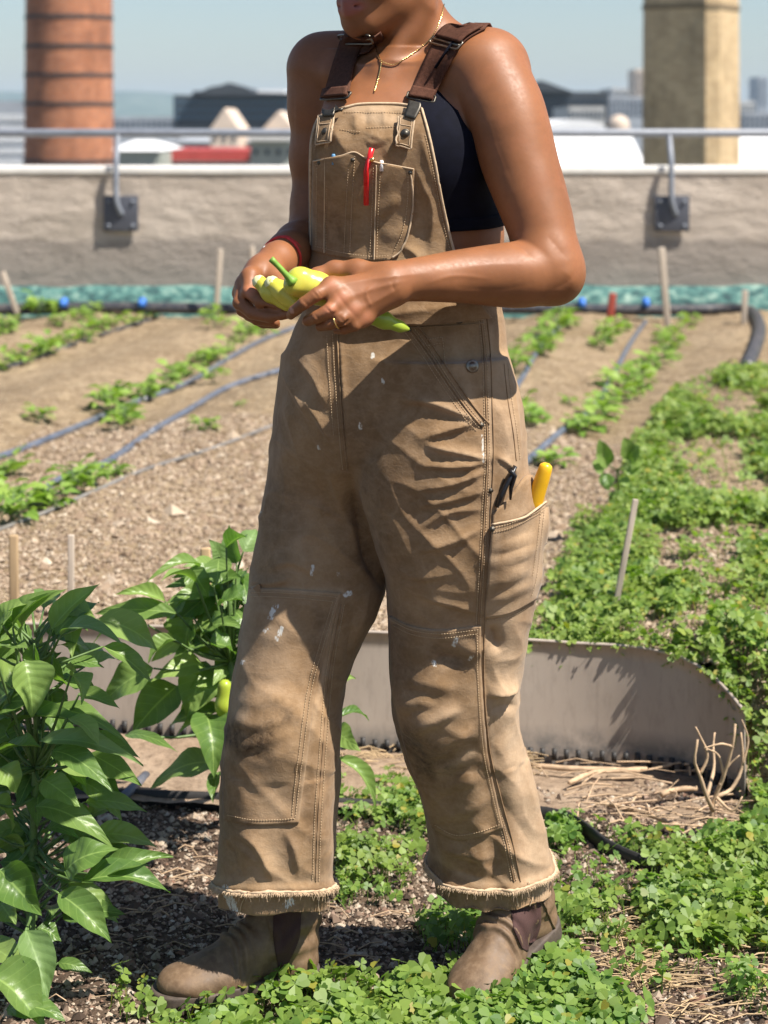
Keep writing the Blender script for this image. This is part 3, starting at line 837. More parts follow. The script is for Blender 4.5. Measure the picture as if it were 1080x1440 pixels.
def bib_pocket():
    top = [(441, 226), (460, 222), (480, 218), (498, 213), (512, 220), (528, 227), (550, 231), (583, 237)]
    bot = [(440, 352), (470, 360), (510, 366), (548, 366)]
    left = [(441, 226), (440, 290), (440, 352)]; right = [(583, 237), (582, 280), (576, 320), (566, 350), (548, 366)]
    def bl(u, v): return .003 * np.sin(np.pi * u) * (1 - v) ** 2 + .002 * np.sin(u * 9) * (1 - v)
    o, P, N = patch('bib_pocket', S_BIB, top, bot, left, right, .0028, .0032, CANVAS, bib, 3, 3, bl)
    cloth_attrs(o)
    S = Surf(np.concatenate([P.reshape(-1, 3) + N.reshape(-1, 3) * .0035]), grid_q(*P.shape[:2]))
    m = MB()
    for pl in ([(461, 224), (459, 290), (459, 356)], [(491, 222), (487, 290), (484, 360)], [(499, 219), (495, 290), (492, 362)], [(525, 236), (523, 300), (520, 364)], [(535, 236), (532, 300), (530, 364)], [(446, 236), (445, 348)],
               [(574, 240), (573, 285), (566, 325), (553, 356)], [(442, 346), (480, 355), (515, 360), (548, 360)], [(444, 233), (480, 226), (498, 221)], [(512, 227), (548, 238), (578, 243)]):
        stitches(m, S, pl, r=.0005)
    m.build('stitching', THREAD, o)
    m = MB()      # raised flat-felled seams and welts
    for pl in ([(457, 225), (456, 356)], [(529, 232), (526, 366)]):
        Pn, Nn = line_on(S, pl); m.tube(Pn + Nn * .0004, .0022, 6, True, .5)
    Pn, Nn = line_on(S, [(583, 238), (582, 280), (576, 320), (566, 350), (552, 364)]); m.tube(Pn + Nn * .0006, .0016, 6)
    Pn, Nn = line_on(S, [(441, 227), (460, 223), (480, 219), (498, 214), (512, 221), (528, 228), (550, 232), (583, 238)]); m.tube(Pn + Nn * .001, .0014, 6)
    w = m.build('welt_seam', FRAY, o)
    return S
def grid_q(nv, nu):
    i = np.arange(nv * nu).reshape(nv, nu)
    return np.stack([i[:-1, :-1], i[1:, :-1], i[1:, 1:], i[:-1, 1:]], -1).reshape(-1, 4)
S_BP = bib_pocket()

def edge_welt():
    m = MB()
    for pl in ([(484, 152), (505, 147), (535, 146), (565, 147), (593, 153)], [(593, 153), (602, 185), (611, 226), (624, 295), (641, 362), (660, 405)], [(483, 153), (452, 165), (440, 190), (437, 230), (438, 290), (438, 345)]):
        Pn, Nn = line_on(S_BIB, pl); m.tube(Pn + Nn * .0008, .0021, 7)
    m.build('bound_edge', FRAY, bib)
    m = MB()
    for pl in ([(478, 182), (510, 186)], [(515, 180), (560, 178)], [(484, 158), (592, 159)], [(598, 190), (608, 235), (620, 300), (632, 350)], [(446, 375), (520, 384), (620, 372)], [(446, 190), (443, 215)]):
        stitches(m, S_BIB, pl, r=.0005)
    m.build('stitching', THREAD, bib)
edge_welt()

# ---- patches, pockets, seams on the legs
def knee(name, top, bot, left, right, seams, lift=.0028):
    o, P, N = patch(name, S_CLOTH, top, bot, left, right, lift, .0035, CANVAS, dungarees, 3.2, 1)
    cloth_attrs(o)
    S = Surf(P.reshape(-1, 3) + N.reshape(-1, 3) * lift, grid_q(*P.shape[:2]))
    m = MB()
    for pl in seams: stitches(m, S, pl)
    m.build('stitching', THREAD, o)
knee('knee_patch', [(349, 827), (400, 828), (480, 834)], [(316, 1152), (360, 1160), (420, 1157)], [(349, 827), (336, 920), (320, 1020), (314, 1090), (316, 1152)], [(480, 834), (462, 900), (444, 970), (432, 1060), (420, 1157)],
     [[(352, 833), (400, 834), (474, 840)], [(352, 839), (400, 840), (470, 846)], [(474, 840), (456, 904), (438, 970), (426, 1060), (415, 1152)], [(468, 846), (450, 906), (432, 972), (420, 1060), (410, 1150)], [(320, 1146), (360, 1153), (416, 1151)]])
knee('knee_patch', [(549, 866), (580, 880), (620, 885), (676, 879)], [(608, 1163), (640, 1180), (672, 1176), (708, 1164)], [(549, 866), (551, 960), (568, 1040), (590, 1110), (608, 1163)], [(676, 879), (677, 960), (684, 1050), (698, 1120), (708, 1164)],
     [[(552, 873), (580, 886), (620, 891), (674, 885)], [(553, 879), (580, 892), (620, 897), (672, 891)], [(671, 886), (672, 960), (679, 1050), (693, 1120), (703, 1160)], [(612, 1160), (640, 1174), (672, 1170), (704, 1159)]])

def leg_seams():
    m = MB(); s = MB()
    outer = [(680, 440), (686, 500), (688, 560), (690, 640), (686, 720), (682, 800), (678, 870), (677, 960), (684, 1050), (700, 1120), (716, 1180), (728, 1240)]
    for dx in (-5, 4): 
        Pn, Nn = line_on(S_CLOTH, [(x + dx, y) for x, y in outer]); s.tube(Pn + Nn * .0002, .0017, 6, True, .6)
    for dx in (-8, -2): stitches(m, S_CLOTH, [(x + dx, y) for x, y in outer])
    inner = [(480, 850), (464, 940), (455, 1040), (448, 1140), (444, 1240)]
    Pn, Nn = line_on(S_CLOTH, inner); s.tube(Pn, .0015, 6, True, .6)
    stitches(m, S_CLOTH, [(x - 5, y) for x, y in inner]); stitches(m, S_CLOTH, [(x + 4, y) for x, y in inner])
    for pl in ([(474, 470), (478, 540), (483, 610), (488, 660)],):
        Pn, Nn = line_on(S_CLOTH, pl); s.tube(Pn, .0024, 6, True, .6)
        stitches(m, S_CLOTH, [(x - 6, y) for x, y in pl]); stitches(m, S_CLOTH, [(x - 14, y + 2) for x, y in pl[:3]])
    wb = [(560, 462), (610, 459), (650, 457), (680, 454)]
    Pn, Nn = line_on(S_CLOTH, wb); s.tube(Pn, .0022, 6, True, .6)
    stitches(m, S_CLOTH, [(x, y - 5) for x, y in wb]); stitches(m, S_CLOTH, [(x, y - 24) for x, y in wb])
    pk = [(578, 462), (600, 492), (632, 540), (660, 580), (679, 601)]
    for dx, dy in ((0, 0), (9, -5)):
        Pn, Nn = line_on(S_CLOTH, [(x + dx, y + dy) for x, y in pk]); s.tube(Pn + Nn * .0006, .0020, 6, True, .6)
    for dx, dy in ((-3, 3), (-8, 6), (3, -2)): stitches(m, S_CLOTH, [(x + dx, y + dy) for x, y in pk])
    cp = [(600, 478), (622, 474), (626, 506)]                                        # small coin pocket
    stitches(m, S_CLOTH, cp[:2]); stitches(m, S_CLOTH, [(622, 474), (626, 512)]); stitches(m, S_CLOTH, [(602, 486), (622, 482)])
    zipl = [(709, 512), (714, 560), (722, 610), (726, 648)]
    Pn, Nn = line_on(S_CLOTH, zipl); s.tube(Pn, .0018, 6, True, .5)
    stitches(m, S_CLOTH, [(x + 5, y) for x, y in zipl])
    for pl in ([(684, 866), (720, 860), (752, 840)], [(684, 872), (720, 866), (750, 847)]): stitches(m, S_CLOTH, pl)
    s.build('seam', CANVAS, dungarees); m.build('stitching', THREAD, dungarees)
leg_seams()

def side_pocket():
    top = [(689, 736), (715, 729), (745, 716), (771, 704)]; bot = [(681, 868), (715, 862), (752, 842)]
    left = [(689, 736), (686, 800), (681, 868)]; right = [(771, 704), (766, 760), (760, 810), (752, 842)]
    def bl(u, v): return .012 * (1 - v) ** 1.5 * np.sin(np.pi * np.clip(u * .9 + .1, 0, 1)) + .003 * np.sin(v * 11 + u * 5) * (1 - v)
    o, P, N = patch('side_pocket', S_CLOTH, top, bot, left, right, .004, .004, CANVAS, dungarees, 3.2, 3, bl); cloth_attrs(o)
    u = np.linspace(0, 1, P.shape[1])[None, :]; v_ = np.linspace(0, 1, P.shape[0])[:, None]
    S = Surf((P + N * (.0042 + bl(u, v_)[..., None])).reshape(-1, 3), grid_q(*P.shape[:2]))
    m = MB()
    for pl in ([(691, 743), (720, 735), (748, 723), (768, 712)], [(691, 749), (720, 741), (766, 718)], [(765, 716), (760, 765), (754, 812), (747, 838)], [(760, 718), (755, 765), (748, 812)]): stitches(m, S, pl)
    m.build('stitching', THREAD, o)
    m = MB(); m.tube((P + N * (.0042 + bl(u, v_)[..., None]))[0], .0018, 6); m.build('bound_edge', FRAY, o)
    # slanted inner pocket mouth behind it
    o2, P, N = patch('inner_pocket', S_CLOTH, [(692, 722), (712, 702), (727, 683), (740, 668), (764, 678)], [(692, 740), (730, 730), (768, 712)], [(692, 722), (692, 740)], [(764, 678), (768, 712)], .004, .004, CANVAS, dungarees, 3.5, 3); cloth_attrs(o2)
    return S
S_SP = side_pocket()

def rivet(px, py, S, r, mat, parent, name='rivet', th=.0025):
    p, n = S.hit(px, py); m = MB(); R = Vector((0, 0, 1)).rotation_difference(Vector(n)).to_matrix()
    prof = [(.0001, th), (r * .55, th * .95), (r * .62, th * .55), (r * .8, th * .6), (r, th * .35), (r, -.001)]
    t = MB(); t.lathe(prof, (0, 0, 0), 20)
    V = np.concatenate(t.V) @ np.array(R).T + p
    m.add(V, t.Q[0]); return m.build(name, mat, parent)
for q in ((692, 744), (677, 598), (690, 690), (575, 463)): rivet(q[0], q[1], S_CLOTH if q != (692, 744) else S_SP, .0042, DARKMETAL, dungarees)
rivet(664, 515, S_CLOTH, .0098, BRASS, dungarees, 'button', .004); rivet(645, 446, S_CLOTH, .0095, DARKMETAL, dungarees, 'button', .004)
for q in ((449, 229), (496, 225), (577, 243)): rivet(q[0], q[1], S_BP, .0036, DARKMETAL, bib)

# ---- frayed cuffs
def fray(side, c0):
    m = MB(); f = MB(); ring = []
    cx, cy = c0
    for k in range(140):
        a = 2 * math.pi * k / 140; d = np.array([math.cos(a), math.sin(a), 0])
        z = hem_z(side, cx + .085 * d[0], cy + .085 * d[1]) + .0385 + .002 * noise.noise(Vector((d[0] * 4, d[1] * 4, 3)))
        h = S_CLOTH.t.ray_cast(Vector((cx, cy, z)) + Vector(d) * .125, Vector(-d))
        ring.append(np.array(h[0]) + d * .0022 if h[0] is not None else np.array([cx, cy, z]) + d * .085)
    R = np.array(ring + [ring[0]])
    m.tube(R, .0023, 8, False, 1.0, .5)
    for k in range(2600):
        i = random.randrange(140); t = random.random(); p = R[i] * (1 - t) + R[i + 1] * t
        d = nrm(p - np.array([cx, cy, p[2]])); L = random.uniform(.002, .006) + .010 * max(0, noise.noise(Vector((i * .15, side == 'R', 1)))) + (.008 if random.random() < .04 else 0)
        q = p + d * random.uniform(.001, .005) + np.array([random.uniform(-.003, .003), random.uniform(-.003, .003), -L])
        f.tube([p, (p + q) / 2 + d * .0015, q], [.00045, .0004, .0002], 4, False)
    o = m.build('frayed_hem', FRAY, dungarees); f.build('loose_thread', FRAY, o)
fray('R', (W(386, 1270, 3.04)[0], 3.04)); fray('L', (W(692, 1250, 3.12)[0], 3.12))
for a, b, c in (((350, 1252), (342, 1268), (338, 1285)), ((457, 1250), (460, 1275), (455, 1295)), ((448, 1250), (446, 1272), (449, 1290)), ((742, 1240), (748, 1258), (744, 1272)), ((730, 1248), (726, 1262), (728, 1275))):
    m_ = MB(); Pn, Nn = line_on(S_CLOTH, [a, b, c]); m_.tube(Pn + Nn * .003, .0007, 5); m_.build('loose_thread', FRAY, dungarees)

# ---- straps
def strap(left, right, over, nm):
    n = 40; L, R = spline(left, n), spline(right, n)
    P = np.zeros((n, 9, 3)); N = np.zeros((n, 9, 3))
    for j in range(n):
        for i in range(9):
            q = L[j] + (R[j] - L[j]) * i / 8
            P[j, i], N[j, i] = S_BODY.hit(*q)
    for _ in range(25):
        B = P.copy(); B[1:-1] = (P[:-2] + P[2:] + 2 * P[1:-1]) / 4; P = B
        B = N.copy(); B[1:-1] = (N[:-2] + N[2:] + 2 * N[1:-1]) / 4; N = B / (np.linalg.norm(B, axis=2)[..., None] + 1e-9)
    mid = P.mean(1, keepdims=True); across_ = P[:, -1:] - P[:, :1]; P = .5 * P + .5 * (mid + across_ * (np.arange(9) / 8 - .5)[None, :, None])
    N = .4 * N + .6 * N.mean(1, keepdims=True); N /= np.linalg.norm(N, axis=2)[..., None]
    rows = [P]; rn = [N]
    prev = P[-1]
    c = prev.mean(0)
    for dv in over:
        row = prev + np.array(dv); q = np.zeros_like(row); m = np.zeros_like(row)
        for i in range(9): q[i], m[i] = S_BODY.near(row[i])
        out = np.einsum('ij,ij->i', row - q, m)
        rows.append(q[None]); rn.append(m[None]); prev = q
    P = np.concatenate(rows); N = np.concatenate(rn)
    for _ in range(3):
        B = N.copy(); B[1:-1] = (N[:-2] + N[2:] + 2 * N[1:-1]) / 4; N = B / np.linalg.norm(B, axis=2)[..., None]
    V, Q = sheet(P, N, .0065, .0028)
    return mesh_np('strap', V, Q, WEB, dungarees), P, N
BACK = [(.004, .02, .004)] + [(.003, .022, -.006)] * 3 + [(0, .015, -.022)] * 6
st1, P1, N1 = strap([(574, 140), (584, 118), (598, 90), (612, 62), (626, 42), (645, 30)], [(608, 146), (618, 124), (632, 98), (646, 72), (660, 56), (684, 46)], BACK, 'a')
st2, P2, N2 = strap([(458, 142), (465, 116), (472, 88), (478, 66), (485, 48)], [(492, 140), (496, 116), (502, 90), (512, 66), (526, 48)], [(.01, .02, .006)] + [(.006, .022, -.006)] * 3 + [(0, .015, -.022)] * 5, 'b')

def wire(name, px, S, lift, r, mat, parent, close=False, dy=0):
    pts = [];
    for q in px:
        p, n = S.hit(*q); pts.append(p + n * lift)
    if close: pts = pts + [pts[0]]
    m = MB(); m.tube(spline(pts, 6 * len(pts)), r, 8); return m.build(name, mat, parent)
def plate(name, px4, S, lift, th, mat, parent):
    a, b, c, d = px4
    o, P, N = patch(name, S, [a, b], [d, c], [a, d], [b, c], lift, th, mat, parent, 3, 2)
    return o
S_STRAP = Surf(np.concatenate([(P1 + N1 * .0065).reshape(-1, 3), (P2 + N2 * .0065).reshape(-1, 3)]), np.concatenate([grid_q(*P1.shape[:2]), grid_q(*P2.shape[:2]) + P1.shape[0] * 9]))
def frame_at(P, N, j, half, lift, r, name, mat, parent, wide=1.12, bar=False):
    a, b = P[j, 0], P[j, -1]; c = (a + b) / 2; w = (b - a) / 2 * wide; n = nrm(N[j].mean(0)); t = nrm(np.cross(n, w)); c = c + n * lift
    k = [c - w - t * half, c + w - t * half, c + w + t * half, c - w + t * half]
    pts = []
    for i in range(4):
        p, q = k[i], k[(i + 1) % 4]; pts += [p + (q - p) * f for f in (.12, .5, .88)]
    m = MB(); m.tube(spline(pts + [pts[0], pts[1]], 70), r, 8)
    if bar: m.tube([c - w, c + w], r, 8)
    return m.build(name, mat, parent)
def loop_at(P, N, j0, j1, lift, parent):
    V, Q = sheet(P[j0:j1] + 0 * N[j0:j1], N[j0:j1], lift, .003); return mesh_np('strap_loop', V, Q, WEB, parent)
frame_at(P1, N1, 26, .008, .0085, .0016, 'slider', BRASS, st1, 1.10, True); loop_at(P1, N1, 27, 39, .0125, st1)
frame_at(P2, N2, 37, .008, .0085, .0016, 'slider', BRASS, st2, 1.10, True)
frame_at(P1, N1, 1, .006, .006, .0018, 'buckle', DARKMETAL, st1, 1.12); frame_at(P2, N2, 1, .006, .006, .0018, 'buckle', DARKMETAL, st2, 1.12)
loop_at(P1, N1, 0, 6, .0115, st1); loop_at(P2, N2, 0, 6, .0115, st2)
plate('buckle_plate', [(577, 144), (598, 148), (585, 172), (570, 168)], S_BIB, .011, .003, DARKMETAL, st1)
plate('buckle_plate', [(458, 143), (478, 142), (473, 168), (459, 168)], S_BIB, .011, .003, DARKMETAL, st2)
def tab(q, btn):
    o = plate('button_tab', q, S_BIB, .008, .005, CANVAS, bib); cloth_attrs(o)
    c = lambda u, v: tuple((1 - u) * ((1 - v) * q[0][k] + v * q[3][k]) + u * ((1 - v) * q[1][k] + v * q[2][k]) for k in (0, 1))
    m = MB()
    for a, b in (((.12, .08), (.12, .92)), ((.88, .08), (.88, .92)), ((.12, .92), (.88, .92)), ((.12, .3), (.88, .3))):
        P_, N_ = line_on(S_BIB, [c(*a), c(*b)])
        m.tube(P_ + N_ * .0082, .0006, 5)
    e = [c(0, 0), c(1, 0), c(1, 1), c(0, 1), c(0, 0)]; 
    for a, b in zip(e[:-1], e[1:]):
        P_, N_ = line_on(S_BIB, [a, b]); m.tube(P_ + N_ * .0068, .0016, 6)
    m.build('bound_edge', FRAY, o)
    p, n = S_BIB.hit(*btn)
    S2 = Surf(np.array([p + n * .008 + W(0, 0, 0) * 0 + dx for dx in (np.array([-.03, 0, -.03]), np.array([.03, 0, -.03]), np.array([.03, 0, .03]), np.array([-.03, 0, .03]))]), np.array([[0, 1, 2, 3]]))
    b = rivet(btn[0], btn[1], S2, .0072, DARKMETAL, bib, 'button', .004)
tab([(563, 167), (584, 168), (579, 210), (555, 203)], (570, 188)); tab([(452, 166), (472, 166), (468, 200), (448, 204)], (459, 186))

# ---- jewellery
m_ = MB()
def chainlink(pl, r):
    P_, N_ = line_on(S_BODY, pl, px_step=1.2)
    for _ in range(4): P_[1:-1] = (P_[:-2] + P_[2:] + 2 * P_[1:-1]) / 4
    rr = r * (1 + .35 * np.sin(np.arange(len(P_)) * 2.2))
    m_.tube(P_ + N_ * .0022, rr, 6)
chainlink([(527, 48), (529, 62), (533, 78), (538, 87), (553, 91), (571, 82), (585, 72), (600, 60), (613, 42), (620, 22), (623, 6)], .0008)
chainlink([(537, 88), (534, 104), (530, 120), (527, 130)], .0009)
m_.build('necklace', GOLD, person)
RED = simple('red_cord', (.62, .035, .03), .7, .35, 150, .3, .001)
def ring_about(p, ax, r, mb, rt, wob=0, flat=1.0, tilt=0):
    ax = nrm(ax); a = nrm(np.cross(ax, [0, 0, 1])); b = np.cross(ax, a); pts = []
    for k in range(41):
        th = 2 * math.pi * k / 40
        pts.append(p + r * (math.cos(th) * a + flat * math.sin(th) * b) + ax * (wob * math.sin(3 * th + tilt) + tilt * .004 * math.cos(th)))
    mb.tube(pts, rt, 6, False)
ax = W(420, 346, 3.07) - W(392, 364, 2.965); pw = W(397, 360.5, 2.984)
m_ = MB()
for i, (o_, t_) in enumerate(((-.002, 0), (.003, 1.3), (.008, 2.1), (.012, .6), (.016, 1.9))): ring_about(pw + nrm(ax) * o_, ax, .0285, m_, .0023, .003, 1.0, t_)
b_ = m_.build('bracelet', RED, person)
m_ = MB()
for k in range(5):
    p = W(364 + k * 2.2, 365 - k * 4, 2.955); bm = bmesh.new(); bmesh.ops.create_icosphere(bm, subdivisions=2, radius=.0036); m_.bm(bm, p)
m_.build('bead', simple('white_bead', (.75, .73, .7), .3, .1), b_)
m_ = MB(); a_, b2 = W(482, 449, 2.745), W(463, 456, 2.750); ring_about(a_ * .55 + b2 * .45, b2 - a_, .0098, m_, .0011); m_.build('finger_ring', GOLD, person)

# ---- boots (modelled heel at the origin, toe along +u)
def mat_boot():
    t = NT('oiled_leather')
    n = t.noise(14, 5, .65); n2 = t.noise(90, 4, .65)
    c = t.ramp(n, [(.3, (.085, .050, .026)), (.72, (.19, .117, .064))])
    c = t.mix(t.gray(n2, .45, .8, 0, .5), c, (.31, .21, .125))
    t.set(c, t.gray(n2, .3, .7, .55, .75))
    b = t.bump(n2, .25, .002); t.bump(t.noise(400, 3, .6), .25, .0007, b); return t.m
LEATHER = mat_boot()
SOLE = simple('boot_sole', (.075, .055, .042), .75, .35, 60, .4, .002)
ELASTIC = simple('boot_elastic', (.060, .026, .022), .85, .3, 300, .5, .001, stretch=(6, 6, .4))

def boot(heel, direc, lab, lift):
    v = Vol([-.03, -.075, .0], [.30, .075, .24], .0026)
    v.add(cone((.040, 0, .050), (.034, 0, .10), .037, .036), .02)
    fn = zloft([(.07, .052, 0, .046, .037), (.12, .053, 0, .046, .038), (.165, .054, 0, .048, .040), (.195, .054, 0, .048, .041)]); v.add((fn[0], np.array(fn[1]), np.array(fn[2])), .02)
    v.add(cone((.066, 0, .088), (.118, 0, .060), .040, .035), .025); v.add(cone((.118, 0, .060), (.185, .004, .038), .035, .027), .025)
    v.add(ell((.203, .004, .033), (.052, .044, .026)), .015); v.add(ell((.165, .003, .033), (.075, .045, .030)), .015); v.add(ell((.045, 0, .035), (.045, .037, .03)), .02)
    v.add(rbox((.13, 0, -.02), (.3, .2, .04), np.eye(3), .001), .004, 's')
    V, Q = v.mesh(1)
    ang = math.atan2(direc[1], direc[0]); R = np.array([[math.cos(ang), -math.sin(ang), 0], [math.sin(ang), math.cos(ang), 0], [0, 0, 1]])
    pit = math.radians(lift); Rp = np.array([[math.cos(pit), 0, math.sin(pit)], [0, 1, 0], [-math.sin(pit), 0, math.cos(pit)]])
    piv = np.array([.21, 0, 0])
    T = lambda V: ((V - piv) @ Rp.T + piv) @ R.T + np.array([heel[0], heel[1], 0.004])
    nz = np.array([noise.noise(Vector(p * 40)) for p in V]); nz3 = np.array([noise.noise(Vector((p[0] * 30, p[1] * 12, p[2] * 12 + 5))) for p in V])
    cr = np.zeros(len(V))
    for u0, z0, a_, w_ in ((.128, .05, .0045, .006), (.146, .045, .004, .0055), (.112, .06, .0035, .006), (.163, .04, .0025, .005), (.095, .08, .004, .007)):
        cr -= a_ * np.exp(-((V[:, 0] - u0 + .35 * np.abs(V[:, 1]) + .012 * nz3) / w_) ** 2) * np.clip((V[:, 2] - z0 + .02) / .03, 0, 1)
        cr += .6 * a_ * np.exp(-((V[:, 0] - u0 - .010 + .35 * np.abs(V[:, 1]) + .012 * nz3) / w_) ** 2) * np.clip((V[:, 2] - z0 + .02) / .03, 0, 1)
    cr += .003 * np.sin(V[:, 2] * 160 + nz3 * 5) * np.exp(-((V[:, 2] - .095) / .03) ** 2) * (V[:, 0] < .09)
    V = V + vnormals(V, Q) * (nz * .0016 + cr)[:, None]
    b = mesh_np('boot', T(V), Q, LEATHER, person, True)
    S = Surf(T(V), Q)
    s = Vol([-.03, -.075, -.01], [.30, .075, .06], .0022)
    def sole(X, Y, Z):
        d = 9
        for (a, ra, c, rc) in ((.038, .040, .11, .037), (.11, .037, .185, .050), (.185, .050, .222, .042)):
            t_ = np.clip((X - a) / (c - a), 0, 1); d = np.minimum(d, np.sqrt((X - a - t_ * (c - a)) ** 2 + (Y - .003) ** 2) - (ra + (rc - ra) * t_))
        w = np.maximum(Z - .027, .0 - Z); e = .003
        a_, b_ = np.maximum(d + e, 0), np.maximum(w + e, 0)
        return np.minimum(np.maximum(d + e, w + e), 0) + np.sqrt(a_ ** 2 + b_ ** 2) - e
    s.add((sole, np.array([-.01, -.06, -.002]), np.array([.28, .06, .03])), .002)
    s.add(rbox((.105, 0, .0), (.030, .1, .009), np.eye(3), .003), .006, 's')
    for k in range(14):
        s.add(rbox((.13 + k * .0105, .05, .006), (.0022, .012, .007), np.eye(3), .001), .002, 's'); s.add(rbox((.13 + k * .0105, -.045, .006), (.0022, .012, .007), np.eye(3), .001), .002, 's')
    V2, Q2 = s.mesh(0)
    mesh_np('sole', T(V2), Q2, SOLE, b)
    return b, S
boot_r, S_BR = boot((-.104, 3.095), (-.90, -.40), '', 0)
boot_l, S_BL = boot((.262, 3.175), (-.60, -.80), '', 15)
patch('elastic_panel', S_BR, [(384, 1270), (402, 1270), (424, 1270)], [(391, 1362), (397, 1366), (404, 1358)], [(384, 1270), (385, 1320), (391, 1362)], [(424, 1270), (420, 1320), (404, 1358)], .0016, .003, ELASTIC, boot_r, 3, 1)
patch('elastic_panel', S_BL, [(718, 1266), (740, 1266), (760, 1262)], [(734, 1334), (742, 1338), (750, 1330)], [(718, 1266), (722, 1306), (734, 1334)], [(760, 1262), (760, 1300), (750, 1330)], .0009, .003, ELASTIC, boot_l, 3, 1)
m_ = MB()
Pn, Nn = line_on(S_BL, [(764, 1268), (776, 1298), (792, 1325)]); m_.tube(Pn + Nn * .001, .0018, 6); m_.build('back_seam', LEATHER, boot_l)

# =================================================================== things she holds or carries
def mat_pepper():
    t = NT('pepper_skin')
    c = t.ramp(t.noise(22, 4, .6), [(.3, (.50, .49, .05)), (.7, (.70, .61, .09))])
    c = t.mix(t.attr('green'), c, (.22, .36, .03))
    t.set(c, .28, **{'Subsurface Weight': .1, 'Subsurface Radius': (.01, .01, .002), 'Subsurface Scale': .3})
    t.bump(t.noise(35, 3, .5), .2, .002); return t.m
PEPPER = mat_pepper()
STEMG = simple('pepper_stem', (.18, .34, .04), .5, .3, 90, .3, .001)
def held_pepper():
    e = empty('pepper', W(470, 420, 2.79), 'whole pale yellow green pepper with green stem gripped in her near hand', 'pepper')
    v = Vol(W(395, 370, 2.75) - [0, .0, .125], W(590, 370, 2.75) + [0.01, .14, .02], .0022)
    chain(v, [(421, 397, 2.785, .0205), (445, 405, 2.79, .0205), (475, 418, 2.795, .0185), (510, 437, 2.80, .0155), (540, 450, 2.805, .0105), (562, 459, 2.81, .006), (575, 463, 2.812, .0025)], .012)
    v.add(ell(W(412, 402, 2.775), (.012, .012, .012)), .01); v.add(ell(W(424, 388, 2.78), (.012, .012, .010)), .01)
    V, Q = v.mesh(2)
    o = mesh_np('flesh', V, Q, PEPPER, e)
    px = PX(V); fattr(o, 'green', np.clip((px[:, 0] - 470) / 60, 0, .75) + .6 * np.exp(-(((px[:, 0] - 408) / 14) ** 2 + ((px[:, 1] - 392) / 14) ** 2)))
    m = MB(); m.tube(spline([W(412, 397, 2.765), W(402, 386, 2.76), W(392, 375, 2.757), (W(381, 364, 2.755))], 10), [.0085, .0065, .005, .0044, .004, .004, .0039, .004, .0042, .0045], 10)
    m.build('stem', STEMG, e)
held_pepper()
def pepper_piece():
    e = empty('pepper_piece', W(395, 415, 2.82), 'broken yellow pepper piece with pale torn end in her far hand', 'pepper')
    FLESH = simple('pepper_flesh', (.72, .72, .38), .4, .15, 80, .3, .002)
    for n_, pts in (('half', [(366, 398, 2.84, .010), (382, 412, 2.832, .013), (404, 428, 2.82, .010)]), ('half', [(384, 400, 2.826, .011), (400, 412, 2.818, .0145), (416, 426, 2.808, .0125)])):
        v = Vol(W(350, 385, 2.79) - [0, .0, .07], W(430, 385, 2.79) + [0, .1, .01], .0018)
        chain(v, pts, .008); V, Q = v.mesh(1)
        nz = np.array([noise.noise(Vector(p * 90)) for p in V]); V = V + vnormals(V, Q) * (nz * .0009)[:, None]
        o = mesh_np(n_, V, Q, PEPPER, e); fattr(o, 'green', np.zeros(len(V)))
        m = MB(); a, b = W(*pts[0][:3]), W(*pts[1][:3]); d = nrm(a - b)
        bm = bmesh.new(); bmesh.ops.create_icosphere(bm, subdivisions=3, radius=1)
        sc = pts[0][3] * .98
        for q in bm.verts: q.co = Vector(np.array(q.co) * sc * (1 + .14 * noise.noise(q.co * 3)))
        m.bm(bm, a + d * .0022); m.build('torn_flesh', FLESH, o)
pepper_piece()

def pen_red():
    e = empty('pen', W(520, 260, 2.93), 'red pen clipped into the chest pocket of the dungarees', 'pen')
    RP = simple('red_plastic', (.72, .015, .02), .3, .1, 20)
    p, n = S_BP.hit(518, 235); d = np.array([0, -1, 0])
    a, _ = S_BIB.hit(523, 208); b, _ = S_BP.hit(515, 240)
    m = MB(); m.tube([a + d * .010, a * .5 + b * .5 + d * .009, b + d * .004, b + np.array([0, .004, -.05])], .0040, 12); m.build('barrel', RP, e)
    c, _ = S_BP.hit(514, 260)
    m = MB(); m.tube([W(519, 224, a[1] - .014), W(516, 240, b[1] - .011), c + d * .007], [.0026, .003, .0028], 8, True, .7); m.build('clip', RP, e)
    m = MB(); m.tube([W(523, 222, b[1] - .012), W(524, 227, b[1] - .012)], .0042, 10); m.build('band', GOLD, e)
pen_red()
def small_pen(px, py, lab, col):
    p, n = S_BP.hit(px, py); o = MB(); o.tube([p - n * .001 + [0, 0, .004], p - n * .001 + [0, 0, .002], p - n * .001 + [0, 0, -.012]], [.002, .0032, .0032], 10); ob = o.build('pen', simple('pen_cap', col, .35, .1), None, loc=tuple(p)); tag(ob, lab, 'pen')
small_pen(466, 220, 'blue pen end peeping out of the chest pocket', (.10, .25, .42))
small_pen(537, 226, 'white pen end beside the red pen in the chest pocket', (.75, .75, .75))

